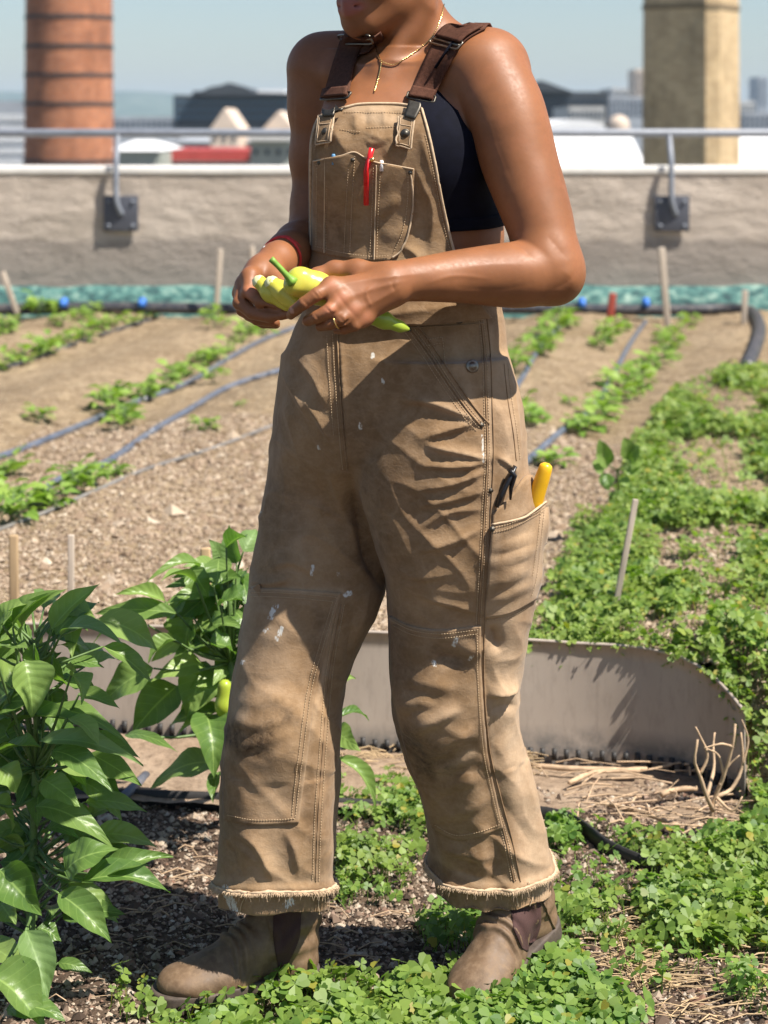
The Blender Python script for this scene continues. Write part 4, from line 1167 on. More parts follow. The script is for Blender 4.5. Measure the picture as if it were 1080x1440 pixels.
def tool():
    YEL = simple('yellow_plastic', (.78, .43, .015), .32, .08, 30, .05, .001)
    e = empty('hand_tool', W(750, 720, 2.95), 'hand tool with smooth yellow handle standing in the thigh pocket', 'tool')
    p, n = S_SP.hit(752, 712)
    sx = p[1] + .046
    m = MB(); pts = spline([W(747, 726, sx + .004), W(750, 715, sx), W(757, 690, sx - .004), W(766, 662, sx - .008), W(769, 651, sx - .008)], 24)
    r = np.interp(np.linspace(0, 1, 24), [0, .4, .7, .9, .97, 1], [.0118, .0118, .0112, .0102, .0085, .004]); m.tube(pts, r, 16); m.build('handle', YEL, e)
tool()
def clip_pen():
    BL = simple('black_plastic', (.012, .012, .014), .35, .2)
    e = empty('knife', W(715, 680, 2.93), 'black clip knife hooked over the slanted thigh pocket edge', 'knife')
    p, n = S_CLOTH.hit(715, 672)
    m = MB(); q = [S_CLOTH.hit(*c) for c in ((717, 655), (716, 668), (713, 684), (712, 700))]
    m.tube([a + b * .010 for a, b in q], [.0045, .0055, .0035, .002], 8, True, .7); m.build('clip', BL, e)
    m = MB(); q = [S_CLOTH.hit(*c) for c in ((722, 656), (712, 674), (703, 694), (697, 712))]
    m.tube([a + b * .0035 for a, b in q], [.006, .010, .009, .006], 10, True, .45); m.build('body', BL, e)
clip_pen()
# =================================================================== ground, beds, plants
BEDZ = .255
ROWV = nrm([.187, 1, 0])
def n2(x, y, s, z=0.): return noise.noise(Vector((x * s, y * s, z)))

def mat_soil(name, a, b, peb, scale=90, dark=(.035, .024, .017), dens=.5):
    """growing medium: fine earth with light expanded-shale grains"""
    t = NT(name)
    big = t.noise(2.2, 5, .65); mid = t.noise(22, 5, .7)
    c = t.ramp(big, [(.3, a), (.7, b)])
    c = t.mix(t.gray(mid, .35, .7, .75, 0), c, dark)
    v = t.voro(scale); col = t.voro(scale, out='Color')
    x = t.node('ShaderNodeSeparateColor'); t.L(col, x.inputs[0])
    pc = t.ramp(x.outputs[0], [(0, tuple(p * .45 for p in peb)), (.45, tuple(p * .8 for p in peb)), (.8, peb), (1, tuple(min(.8, p * 1.5) for p in peb))])
    m = t.math('MULTIPLY', t.gray(v, .32, .22), t.gray(x.outputs[1], dens + .02, dens - .02))
    c = t.mix(m, c, pc)
    t.set(c, .95, **{'Specular IOR Level': .2})
    b1 = t.bump(t.math('MULTIPLY', t.gray(v, .45, .05), t.gray(x.outputs[1], dens + .3, dens - .2)), .7, .006)
    t.bump(t.noise(160, 5, .75), .8, .006, b1)
    return t.m
SOIL_BED = mat_soil('bed_growing_medium', (.26, .190, .112), (.46, .355, .228), (.58, .46, .32), 75, (.10, .062, .034), .62)
SOIL_FRONT = mat_soil('dark_growing_medium', (.095, .062, .042), (.17, .115, .078), (.42, .34, .26), 110, (.03, .02, .014), .5)

def front_z(x, y):
    return .010 * n2(x, y, 3.) + .006 * n2(x, y, 11., 4) + .003 * n2(x, y, 40., 9)

EDGE = [(-6.6, 4.45), (-3.2, 4.30), (-1.6, 4.20), (-.60, 4.15), (0.0, 4.13), (.37, 4.13), (.53, 4.10), (.635, 4.03), (.685, 3.93), (.705, 3.85), (.76, 3.80), (.95, 3.72), (1.5, 3.6)]
EDGEP = spline([(a, b, 0) for a, b in EDGE], 160)
def edge_y(x): return np.interp(x, EDGEP[:, 0], EDGEP[:, 1])

def roof_ground():
    xs = np.unique(np.concatenate([np.linspace(-9, -1.1, 16), np.linspace(-1.1, 1.3, 300), np.linspace(1.3, 9, 16)]))
    ys = np.unique(np.concatenate([np.linspace(-4, 2.4, 8), np.linspace(2.4, 4.4, 260), np.linspace(4.4, 12.2, 12)]))
    P = np.array([[x, y, front_z(x, y) if 2.3 < y < 4.6 and -1.2 < x < 1.4 else 0] for y in ys for x in xs])
    return tag(mesh_np('ground', P, grid_q(len(ys), len(xs)), SOIL_FRONT), kind='structure')
roof_ground()

# row furrows of the raised bed: across-row coordinate
def across(x, y): return x - ROWV[0] / ROWV[1] * (y - 4.2)
def bed_z(x, y):
    c = across(x, y)
    z = BEDZ - .035
    z += .028 * math.cos(2 * math.pi * (c + .22) / .92) + .010 * n2(x, y, 2.2) + .008 * n2(x, y, 7., 3) + .008 * n2(x, y, 20, 5) + .005 * n2(x, y, 45, 6)
    e = y - float(edge_y(x))
    w = min(1, max(0, (x - .66) / .05)); q = min(1, max(0, e / .26)); z = z * (1 - w * (1 - q * q * (3 - 2 * q)))
    return z * 1.0 + (.0 if e > .25 else -.012 * (1 - e / .25))
def raised_bed():
    ny = 330; xs = np.unique(np.concatenate([np.linspace(-6.5, 6.5, 640), np.linspace(-.7, .7, 200)]))
    P = []
    tv = np.linspace(0, 1, ny) ** 1.6
    for v in tv:
        for x in xs:
            y0 = max(float(edge_y(min(x, 1.5))) + .02, 3.2)
            y = y0 + (11.66 - y0) * v
            P.append((x, y, bed_z(x, y)))
    return tag(mesh_np('bed_soil', P, grid_q(ny, len(xs)), SOIL_BED), kind='structure')
raised_bed()

def pebbles(name, pts, size, mat):
    """thousands of small angular grains as one mesh"""
    n = len(pts); base = np.array([[1, 0, 0], [-1, 0, 0], [0, 1, 0], [0, -1, 0], [0, 0, 1], [0, 0, -1]], float)
    F = np.array([[0, 2, 4], [2, 1, 4], [1, 3, 4], [3, 0, 4], [2, 0, 5], [1, 2, 5], [3, 1, 5], [0, 3, 5]])
    s = size * rng.lognormal(0, .45, (n, 1, 1)); B = base[None] * s * rng.uniform(.55, 1.2, (n, 6, 1)) + rng.normal(0, .18, (n, 6, 3)) * s
    a = rng.uniform(0, 6.28, n); ca, sa = np.cos(a), np.sin(a)
    R = np.zeros((n, 3, 3)); R[:, 0, 0] = ca; R[:, 0, 1] = -sa; R[:, 1, 0] = sa; R[:, 1, 1] = ca; R[:, 2, 2] = .75
    V = np.einsum('nij,nkj->nki', R, B) + np.asarray(pts)[:, None, :]
    T = F[None] + 6 * np.arange(n)[:, None, None]
    return tag(mesh_np(name, V.reshape(-1, 3), T.reshape(-1, 3), mat, None, False), kind='stuff')
def mat_grain(name, cols):
    t = NT(name); c = t.ramp(t.island(), [(i / (len(cols) - 1), q) for i, q in enumerate(cols)])
    c = t.mix(t.gray(t.noise(300, 3, .6), .3, .7, 0, .4), c, (.08, .055, .04)); t.set(c, .9, **{'Specular IOR Level': .25}); return t.m
GRAIN = mat_grain('shale_grains', [(.035, .024, .017), (.09, .06, .042), (.18, .125, .09), (.33, .25, .18), (.50, .41, .31), (.22, .12, .08), (.62, .55, .45)])
GRAINB = mat_grain('bed_grains', [(.16, .11, .07), (.30, .215, .145), (.42, .32, .225), (.52, .42, .31), (.26, .18, .12), (.62, .52, .40)])
def front_grains():
    P = []
    for k in range(46000):
        y = 2.72 + 1.45 * random.random() ** 1.1; x = random.uniform(-.72, .85)
        P.append((x, y, front_z(x, y) + random.uniform(-.001, .003)))
    pebbles('shale_gravel', P, .0038, GRAIN)
front_grains()
def bed_grains():
    P = []
    for k in range(95000):
        x = random.uniform(-1.25, .95); e = float(edge_y(x)); y = e + .03 + 3.2 * random.random() ** 1.5
        if abs(x) > .24 * y: continue
        P.append((x, y, bed_z(x, y) + random.uniform(-.001, .004)))
    P = P + [p for i, p in enumerate(P) if i % 400 == 0] if 0 else P
    pebbles('bed_gravel', P, .0042, GRAINB)
    pebbles('soil_clods', [p for i, p in enumerate(P) if n2(p[0], p[1], 3.) > .05][::22], .0105, GRAINB)
bed_grains()

# ---- strip between the beds and their edgings
def strip():
    P = []; nx, ny = 200, 40
    for j in range(ny):
        for i in range(nx):
            x = -1.4 + 2.4 * i / (nx - 1); y1 = float(edge_y(x)) - .015; y0 = 3.80 - .12 * x
            y = y0 + (y1 - y0) * j / (ny - 1)
            P.append((x, y, .020 + .045 * min(1, max(0, (.15 - x) / .75)) * min(1, max(0, (y - y0) / max(.05, y1 - y0))) - .018 * min(1, max(0, (x - .1) / .3)) + .008 * n2(x, y, 9.) + .004 * n2(x, y, 40)))
    t = NT('dusty_path'); c = t.ramp(t.noise(9, 6, .7), [(.3, (.22, .15, .095)), (.7, (.42, .31, .215))]); c = t.mix(t.gray(t.noise(70, 5, .75), .45, .7, 0, .7), c, (.11, .07, .04))
    t.set(c, .95); t.bump(t.noise(90, 6, .75), .8, .008)
    return tag(mesh_np('path', P, grid_q(ny, nx), t.m), kind='structure')
strip()
def mat_sheetmetal():
    t = NT('grey_edging_metal'); c = t.ramp(t.noise(5, 5, .6, (1, 1, .4)), [(.3, (.33, .27, .22)), (.7, (.42, .355, .30))])
    c = t.mix(t.gray(t.noise(60, 4, .7, (1, 1, .25)), .5, .8, 0, .35), c, (.13, .105, .085))
    z = t.node('ShaderNodeSeparateXYZ'); t.L(t.pos(), z.inputs[0])
    mud = t.math('MULTIPLY', t.gray(z.outputs[2], .085, .045), t.gray(t.noise(14, 5, .7), .3, .55))
    c = t.mix(mud, c, (.17, .155, .14)); t.set(c, .62, **{'Specular IOR Level': .35}); t.bump(t.noise(6, 3, .5), .15, .01); return t.m
SHEET = mat_sheetmetal(); BLACKEDGE = simple('black_edging', (.022, .020, .019), .6, .3, 40, .2, .002)
def edging():
    e = empty('garden_edging', (0, 4.2, 0), 'curved grey sheet edging holding up the raised bed behind her legs', 'edging')
    p = EDGEP[EDGEP[:, 0] < .708, :2]; t = np.gradient(p, axis=0); t /= np.linalg.norm(t, axis=1)[:, None]; nn = np.stack([t[:, 1], -t[:, 0]], 1)
    top = np.interp(p[:, 0], [-3, -.6, 0, .3, .40, .53, .60, .65, .69, .71, 1.5], [.285, .283, .272, .256, .25, .248, .240, .222, .19, .165, .12])
    V = []; nz = 10
    for s_, off in ((0, .0), (1, .0035)):
        for i in range(len(p)):
            for k in range(nz):
                z = -.035 + (top[i] + .035) * k / (nz - 1); w = .004 * n2(p[i, 0], z, 4.)
                q = p[i] + nn[i] * (w - off); V.append((q[0], q[1], z))
    q = grid_q(len(p), nz); m = len(p) * nz; Q = [q, q[:, ::-1] + m]
    i_ = np.arange(m).reshape(len(p), nz)
    for ed in (i_[:, -1], i_[::-1, 0], i_[0, ::-1], i_[-1, :]): Q.append(np.stack([ed[:-1], ed[:-1] + m, ed[1:] + m, ed[1:]], 1))
    mesh_np('panel', V, np.concatenate(Q), SHEET, e)
    m_ = MB()
    P3 = np.column_stack([p + nn * .003, top + .001]); m_.tube(P3, .0035, 6); m_.build('rolled_rim', SHEET, e)
    # punched teeth along the foot
    m_ = MB(); L = np.concatenate([[0], np.cumsum(np.linalg.norm(np.diff(p, axis=0), axis=1))]); s_ = 2.4
    while s_ < L[-1] - .03:
        x, y = np.interp(s_, L, p[:, 0]), np.interp(s_, L, p[:, 1]); tx = np.array([np.interp(s_, L, t[:, 0]), np.interp(s_, L, t[:, 1])])
        M = np.array([[tx[0], -tx[1], 0], [tx[1], tx[0], 0], [0, 0, 1]])
        m_.box((x + .006 * tx[1], y - .006 * tx[0], .034 + .045 * min(1, max(0, (.15 - x) / .75)) - .012 * min(1, max(0, (x - .1) / .3)) + .003 * n2(x, y, 30)), (.010, .006, .022 + .006 * n2(x, y, 50)), M); s_ += .0245
    m_.build('drain_slot', BLACKEDGE, e)
    b = MB(); pl = spline([(-1.4, 3.98, .012), (-.40, 3.87, .014), (0, 3.83, .010), (.30, 3.78, .014), (.37, 3.70, .012), (.42, 3.60, .006), (.60, 3.4, .0)], 60)
    T_ = np.gradient(pl, axis=0); T_[:, 2] = 0; T_ /= np.linalg.norm(T_, axis=1)[:, None]; N_ = np.stack([T_[:, 1], -T_[:, 0], 0 * T_[:, 0]], 1)
    g = np.stack([pl + [0, 0, -.02], pl + [0, 0, .004], pl + [0, 0, .020]]); V, Q = sheet(g, np.stack([N_] * 3), .0025, .005); b.add(V, Q)
    tag(b.build('low_edging', BLACKEDGE), 'thin black strip edging low in the soil at her heels', 'edging')
edging()

# ---- foliage
def mat_leaf(name, dark, light, yellow=.0, veins=True, rough=.38, trans=.35, tint=None):
    t = NT(name)
    c = t.ramp(t.island(), [(0, dark), (.6, tuple((a + b) / 2 for a, b in zip(dark, light))), (1, light)])
    c = t.mix(t.gray(t.noise(30, 4, .6), .45, .75, 0, .4), c, light)
    if veins:
        uv = t.node('ShaderNodeUVMap'); uv.uv_map = 'UVMap'; s = t.node('ShaderNodeSeparateXYZ'); t.L(uv.outputs[0], s.inputs[0])
        av = t.math('ABSOLUTE', s.outputs[1])
        side = t.math('SINE', t.math('MULTIPLY', t.math('SUBTRACT', s.outputs[0], t.math('MULTIPLY', av, .22)), 44.))
        vein = t.math('MAXIMUM', t.gray(av, .07, .02), t.gray(side, .955, 1.0, 0, .45))
        c = t.mix(t.math('MULTIPLY', vein, .45), c, tuple(min(1, v * 1.5 + .02) for v in light))
        t.bump(t.math('ADD', t.math('MULTIPLY', side, .22), t.noise(60, 4, .6)), .35, .003)
    if not veins:
        c = t.mix(t.gray(t.noise(3.5, 4, .6), .45, .72, 0, .7), c, (.27, .32, .06)); c = t.mix(t.gray(t.noise(9, 3, .6), .58, .75, 0, .55), c, (.05, .10, .03))
    if yellow: c = t.mix(t.gray(t.math('FRACT', t.math('MULTIPLY', t.island(), 7.31)), 1 - yellow, 1.0), c, (.34, .29, .04))
    t.set(c, rough, **{'Specular IOR Level': .45})
    tr = t.node('ShaderNodeBsdfTranslucent'); t.L(t.mix(1.0, c, (1.0, 1.25, .45), 'MULTIPLY'), tr.inputs[0])
    mx = t.node('ShaderNodeMixShader'); mx.inputs[0].default_value = trans
    t.L(t.p.outputs[0], mx.inputs[1]); t.L(tr.outputs[0], mx.inputs[2]); t.L(mx.outputs[0], t.out.inputs[0])
    return t.m
PLEAF = mat_leaf('pepper_leaf', (.085, .175, .036), (.29, .41, .11), rough=.36, trans=.42)
PLEAF2 = mat_leaf('pale_leaf', (.10, .20, .06), (.20, .30, .10), rough=.5)
YLEAF = mat_leaf('seedling_leaf', (.13, .24, .035), (.33, .46, .09), rough=.5)
CLOVER = mat_leaf('clover_leaf', (.072, .165, .026), (.25, .37, .07), .07, False, .5, .4)
CLOVERB = mat_leaf('bed_clover_leaf', (.09, .18, .028), (.28, .38, .07), .07, False, .55, .4)
STEM = simple('green_stem', (.10, .17, .045), .55, .3, 60)

class Leaves:
    def __init__(s): s.V = []; s.Q = []; s.UV = []; s.n = 0
    def leaf(s, base, tip, width, up, droop=.18, fold=.25, nu=12, nv=7, shape='pepper', curl=0.0, wave=.04):
        base = np.asarray(base, float); tip = np.asarray(tip, float); ax = tip - base; L = np.linalg.norm(ax); d = ax / L
        up = np.asarray(up, float); n = nrm(up - np.dot(up, d) * d); sd = np.cross(d, n)
        ph = random.uniform(0, 6.28); tw = random.uniform(-.35, .35)
        g = np.zeros((nu, nv, 3)); uv = np.zeros((nu, nv, 2))
        for i in range(nu):
            u = i / (nu - 1)
            if shape == 'pepper': w = (math.sin(math.pi * min(1, u ** .72)) ** .85) * (1 - .35 * u ** 3)
            elif shape == 'round': w = math.sin(math.pi * u ** .8) ** .6
            else: w = math.sin(math.pi * u) ** .8
            w = max(w, .012) * width / 2 * 1.04
            c = base + ax * u + n * (L * droop * (4 * u * (1 - u)) * .5) + n * (-L * curl * u * u)
            a = tw * (u - .3)
            for j in range(nv):
                v = -1 + 2 * j / (nv - 1); av = abs(v)
                off = sd * math.cos(a) * w * v + n * math.sin(a) * w * v
                off = off * (1 - fold * .25 * av) + n * (fold * w * av ** 1.3 + wave * width * av * math.sin(u * 13 + ph + (2 if v > 0 else 0)))
                g[i, j] = c + off; uv[i, j] = (u, v)
        s.V.append(g.reshape(-1, 3)); s.Q.append(grid_q(nu, nv) + s.n); s.UV.append(uv.reshape(-1, 2)); s.n += nu * nv
    def build(s, name, mat, parent=None, loc=None):
        V = np.concatenate(s.V); Q = np.concatenate(s.Q); o = mesh_np(name, V, Q, mat, parent, True, loc)
        uv = np.concatenate(s.UV); lay = o.data.uv_layers.new(name='UVMap')
        vi = np.zeros(len(o.data.loops), np.int32); o.data.loops.foreach_get('vertex_index', vi)
        lay.data.foreach_set('uv', uv[vi].astype(np.float32).ravel()); return o

CAMUP = lambda: nrm(np.array([random.uniform(-.5, .5), -.55 + random.uniform(-.35, .35), .75]))
def big_plant(nm, lab, root, stalk, leaves, fill, dflt, spread, zr, pods=(), pale=()):
    """leaves: (base px, tip px, width px, base depth, tip depth)"""
    e = empty(nm, root, lab, 'plant', 'large pepper plants in front')
    st = MB(); lv = Leaves(); pl = Leaves()
    st.tube(spline(stalk, 14), np.linspace(.008, .0045, 14), 8)
    for k, l in enumerate(leaves):
        (bx, by), (tx, ty), w = l[0], l[1], l[2]
        d0 = l[3] if len(l) > 3 else dflt + random.uniform(-.05, .06); d1 = l[4] if len(l) > 4 else d0 + random.uniform(-.09, .05)
        b, t_ = W(bx, by, d0), W(tx, ty, d1); (pl if k in pale else lv).leaf(b, t_, 1.15 * w / FPX * d0, CAMUP(), random.uniform(.08, .38), random.uniform(.1, .75), curl=random.uniform(-.12, .42), wave=random.uniform(.03, .08))
        sp = np.asarray(stalk[-1] if random.random() < .3 else stalk[len(stalk) // 2], float); q = np.array([sp[0], sp[1], min(sp[2], b[2] - .01)])
        st.tube(spline([q, (q + b) / 2 + [0, 0, -.01], b], 7), np.linspace(.0035, .0016, 7), 6)
    for k in range(fill):
        a = random.uniform(0, 6.28); z = random.uniform(*zr); r = spread * random.uniform(.15, .8); c = np.asarray(stalk[len(stalk) // 2], float)
        b = np.array([c[0] + r * math.cos(a) * .6, c[1] + abs(r * math.sin(a)) * .7 + .02, z]); L = random.uniform(.05, .11)
        dr = nrm([math.cos(a), math.sin(a) * .8, random.uniform(-.7, .3)]); lv.leaf(b, b + dr * L, L * random.uniform(.42, .56), CAMUP(), random.uniform(.1, .3), random.uniform(.1, .45), curl=random.uniform(0, .25))
        st.tube([c * [1, 1, 0] + [0, 0, z - .03], b], [.0025, .0015], 5)
    st.build('stem', STEM, e); lv.build('leaves', PLEAF, e)
    if pl.n: pl.build('pale_leaves', PLEAF2, e)
    for (x0, y0), (x1, y1), d, r in pods:
        v = Vol(W(x0, y0, d) - .08, W(x0, y0, d) + .08, .003); a, b = W(x0, y0, d), W(x1, y1, d); mid = (a + b) / 2
        v.add(cone(a, mid, r * .9, r), .01); v.add(cone(mid, b, r, r * .35), .01); V, Q = v.mesh(2); o = mesh_np('pod', V, Q, PEPPER, e); fattr(o, 'green', np.full(len(V), .7))
    return e
LP = [((18, 882), (75, 822), 36), ((30, 890), (74, 826), 30), ((72, 886), (135, 818), 36), ((78, 894), (137, 842), 40), ((85, 894), (172, 903), 28), ((0, 925), (36, 898), 36), ((34, 928), (52, 1004), 62, 3.0, 2.97), ((74, 922), (88, 972), 42), ((62, 1003), (170, 1016), 36), ((112, 975), (170, 1002), 26),
 ((8, 1030), (146, 1027), 32), ((58, 1042), (202, 1059), 30, 3.0, 3.0), ((74, 1056), (156, 1098), 36), ((128, 1060), (200, 1106), 30), ((0, 965), (40, 940), 50), ((0, 1000), (48, 985), 44), ((34, 1072), (80, 1130), 50), ((33, 1118), (98, 1150), 36), ((50, 1134), (158, 1185), 40), ((65, 1172), (102, 1164), 28), ((92, 1226), (158, 1188), 54, 2.98, 2.96), ((140, 1231), (239, 1192), 34, 2.98, 3.0), ((114, 1240), (240, 1251), 44, 2.97, 2.98),
 ((82, 1256), (156, 1328), 46, 2.96, 2.93), ((0, 1224), (54, 1282), 60, 2.95, 2.92), ((0, 1268), (22, 1300), 44), ((54, 1304), (88, 1318), 26), ((36, 1308), (64, 1412), 50, 2.93, 2.88), ((82, 1354), (128, 1362), 18), ((-12, 1372), (68, 1424), 76, 2.86, 2.82), ((0, 1212), (66, 1224), 30), ((0, 1178), (42, 1197), 34), ((0, 1080), (30, 1110), 40), ((-10, 1130), (30, 1160), 44), ((60, 1095), (110, 1130), 36), ((20, 970), (-20, 1010), 44), ((100, 950), (118, 985), 34), ((-14, 900), (20, 860), 34), ((95, 1010), (140, 1050), 34), ((0, 1060), (60, 1062), 36), ((10, 1420), (92, 1440), 44, 2.86, 2.84), ((-20, 1330), (34, 1370), 44), ((4, 880), (38, 838), 30), ((48, 905), (66, 958), 34)]
big_plant('pepper_plant', 'broad leafy pepper plant filling the lower left beside her boot', G(40, 1400) * [1, 1, 0], [G(40, 1400), W(45, 1240, 3.1), W(50, 1080, 3.1), W(55, 930, 3.1)], LP, 130, 3.05, .21, (.08, .57), pale=(3, 4, 11, 19, 27))
MP = [((282, 798), (215, 796), 22), ((276, 820), (226, 824), 22), ((232, 846), (163, 835), 26), ((250, 863), (135, 864), 30), ((208, 879), (122, 886), 16), ((308, 784), (306, 824), 34), ((333, 792), (324, 737), 30), ((342, 776), (363, 740), 32), ((312, 790), (293, 758), 26), ((304, 832), (246, 830), 26), ((272, 868), (260, 914), 54), ((288, 890), (334, 873), 36), ((294, 906), (334, 914), 42), ((216, 940), (137, 981), 46), ((286, 934), (220, 946), 34), ((250, 964), (185, 1028), 56), ((288, 930), (262, 1008), 54), ((290, 1004), (302, 1088), 60), ((312, 1074), (206, 1086), 50), ((176, 1034), (242, 1040), 18),
 ((330, 830), (350, 800), 36), ((310, 850), (345, 850), 40), ((330, 860), (352, 890), 38), ((300, 820), (340, 812), 34), ((340, 890), (352, 940), 40), ((320, 1010), (340, 1050), 40), ((308, 1085), (300, 1130), 22), ((270, 800), (292, 838), 34), ((318, 770), (346, 756), 30), ((246, 900), (205, 925), 30), ((300, 870), (318, 905), 34), ((280, 850), (230, 862), 26), ((340, 1000), (335, 960), 36),
 ((474, 1009), (523, 1004), 16), ((470, 1028), (502, 1052), 32), ((474, 1066), (544, 1132), 26), ((460, 960), (500, 950), 24), ((400, 1000), (420, 940), 40), ((420, 1060), (450, 1010), 40), ((380, 900), (420, 880), 40)]
MP = [(a, b, w, 3.60 + random.uniform(-.06, .08)) for a, b, w in MP]
big_plant('pepper_plant', 'upright pepper plant with hanging yellow pods close behind her front leg', G(330, 1150) * [1, 1, 0], [G(330, 1150), W(320, 1040, 3.62), W(325, 930, 3.64), W(322, 820, 3.64)], MP, 85, 3.6, .14, (.24, .5), pods=[((316, 965), (313, 1020), 3.56, .014), ((332, 985), (330, 1030), 3.6, .013), ((350, 1010), (346, 1050), 3.58, .012)], pale=(6, 7, 8))

# ---- clover carpet: trefoils in their thousands
def trefoils(name, spots, mat, h=(.012, .035), size=.0078, kind='stuff', label=None):
    """spots (x, y, z, scale): each a short stalk with three leaflets"""
    S = np.asarray(spots, float); n = len(S)
    prof = np.array([(.0, 0.), (.45, .42), (.85, .50), (1.08, .26), (.98, 0.), (1.08, -.26), (.85, -.50), (.45, -.42)])
    F = np.array([[0, 1, 4], [1, 2, 4], [2, 3, 4], [0, 4, 7], [7, 4, 6], [6, 4, 5]])
    az = rng.uniform(0, 6.28, n); tilt = rng.normal(0, .55, (n, 2)); ss = size * S[:, 3] * np.clip(rng.lognormal(0, .35, n), .45, 1.45); hh = rng.uniform(*h, n) * np.clip(S[:, 3], .6, 1.4)
    V = []; T = []
    N = np.stack([tilt[:, 0], tilt[:, 1] - .25, np.ones(n)], 1); N /= np.linalg.norm(N, axis=1)[:, None]
    top = S[:, :3] + np.stack([tilt[:, 0] * .01, tilt[:, 1] * .01, hh], 1)
    k = 0
    for q in range(3):
        a = az + q * 2.094 + rng.normal(0, .18, n); d = np.stack([np.cos(a), np.sin(a), np.zeros(n)], 1); d -= N * (d * N).sum(1)[:, None]; d /= np.linalg.norm(d, axis=1)[:, None]; sd = np.cross(N, d)
        cup = rng.uniform(-.05, .3, n)
        L = top[:, None, :] + ss[:, None, None] * (prof[None, :, 0, None] * d[:, None, :] + prof[None, :, 1, None] * sd[:, None, :] * 1.05 + (np.abs(prof[None, :, 1, None]) * .55 - .15 * prof[None, :, 0, None] ** 2) * cup[:, None, None] * N[:, None, :] * 2)
        V.append(L.reshape(-1, 3)); T.append((F[None] + 8 * np.arange(n)[:, None, None]).reshape(-1, 3) + k); k += 8 * n
    # stalks
    b = S[:, :3] + rng.normal(0, .006, (n, 3)) * [1, 1, 0]; w = .0007
    st = np.stack([b - [w, 0, 0], b + [w, 0, 0], top + [w, 0, 0], top - [w, 0, 0]], 1).reshape(-1, 3)
    V.append(st); Q = np.array([[0, 1, 2, 3]])[None] + 4 * np.arange(n)[:, None, None] + k
    return tag(mesh_np(name, np.concatenate(V), [np.concatenate(T), Q.reshape(-1, 4)], mat, None, False), label=label, kind=kind)

def poly_spots(poly, n, zf, dens=None, smin=.75, smax=1.3, sc=2.5, gap=0):
    """points on the ground inside a plan polygon, clumped"""
    P = np.array(poly, float); lo, hi = P.min(0), P.max(0); out = []; tries = 0
    while len(out) < n and tries < n * 30:
        tries += 1
        x, y = random.uniform(lo[0], hi[0]), random.uniform(lo[1], hi[1])
        ins = False; j = len(P) - 1
        for i in range(len(P)):
            if (P[i, 1] > y) != (P[j, 1] > y) and x < (P[j, 0] - P[i, 0]) * (y - P[i, 1]) / (P[j, 1] - P[i, 1] + 1e-12) + P[i, 0]: ins = not ins
            j = i
        if not ins: continue
        c = n2(x, y, sc * 2, 7) + .5 * n2(x, y, sc * 6, 2)
        if random.random() > np.clip((.42 + 2.5 * c) if gap else (.62 + 1.5 * c), .03, 1): continue
        z = zf(x, y)
        out.append((x, y, z + max(0, c) * .02, random.uniform(smin, smax)))
    return out
gp = lambda pts, z=0.: [tuple(G(a, b, z)[:2]) for a, b in pts]
fore = poly_spots(gp([(262, 1452), (330, 1412), (430, 1392), (520, 1392), (640, 1385), (700, 1385), (800, 1350), (830, 1400), (900, 1440), (900, 1520), (200, 1520), (230, 1470)]), 1900, front_z, sc=1.5, smin=1.1, smax=1.9)
fore += poly_spots(gp([(150, 1400), (220, 1400), (220, 1440), (160, 1440)]), 30, front_z)
right = poly_spots(gp([(770, 1180), (840, 1170), (960, 1200), (1090, 1180), (1110, 1300), (1090, 1440), (1000, 1400), (900, 1400), (800, 1370), (785, 1280), (775, 1220)]), 2100, front_z, sc=1.9, smin=.7, smax=1.7, gap=1)
mid = poly_spots(gp([(476, 1110), (560, 1108), (600, 1130), (606, 1190), (590, 1215), (540, 1195), (500, 1270), (520, 1270), (478, 1280), (472, 1200)]), 420, front_z, smin=.8, smax=1.5) + poly_spots(gp([(490, 1200), (560, 1195), (590, 1250), (560, 1280), (500, 1275)]), 110, front_z, smin=.8, smax=1.5)
mid += poly_spots(gp([(575, 1300), (650, 1280), (690, 1290), (700, 1350), (640, 1350), (600, 1340)]), 130, front_z, smin=.8, smax=1.6)
far = poly_spots(gp([(1030, 1050), (1100, 1030), (1110, 1180), (1050, 1190)]), 500, front_z)
trefoils('clover', fore + right + mid + far, CLOVER)
bedc = poly_spots(gp([(745, 900), (760, 860), (800, 790), (860, 700), (900, 600), (950, 545), (1010, 525), (1090, 520), (1150, 560), (1180, 1000), (1060, 1000), (1010, 940), (890, 900)], BEDZ), 10500, lambda x, y: bed_z(x, y) if y > edge_y(x) + .01 else bed_z(x, float(edge_y(x)) + .05) - .02, sc=1.7, smin=.9, smax=1.8, gap=1)
bedc += poly_spots(gp([(735, 905), (900, 905), (930, 760), (880, 690), (815, 690), (790, 760), (750, 830)], BEDZ), 1500, bed_z, sc=2.2)
bedc = [q for q in bedc if q[0] > .70 or q[1] > edge_y(q[0]) + .008]
trefoils('bed_clover', bedc, CLOVERB, (.010, .042), .0085)
# spilling over the rim
sp = []
for k in range(230):
    x = random.uniform(.27, .70); y = float(edge_y(x)); sp.append((x, y - random.uniform(-.04, .004 + .02 * max(0, x - .5) * 4), BEDZ + random.uniform(-.03, .008) - max(0, (x - .56)) * .45, random.uniform(.8, 1.3)))
trefoils('clover_fringe', sp, CLOVERB, (.005, .02), .0095)

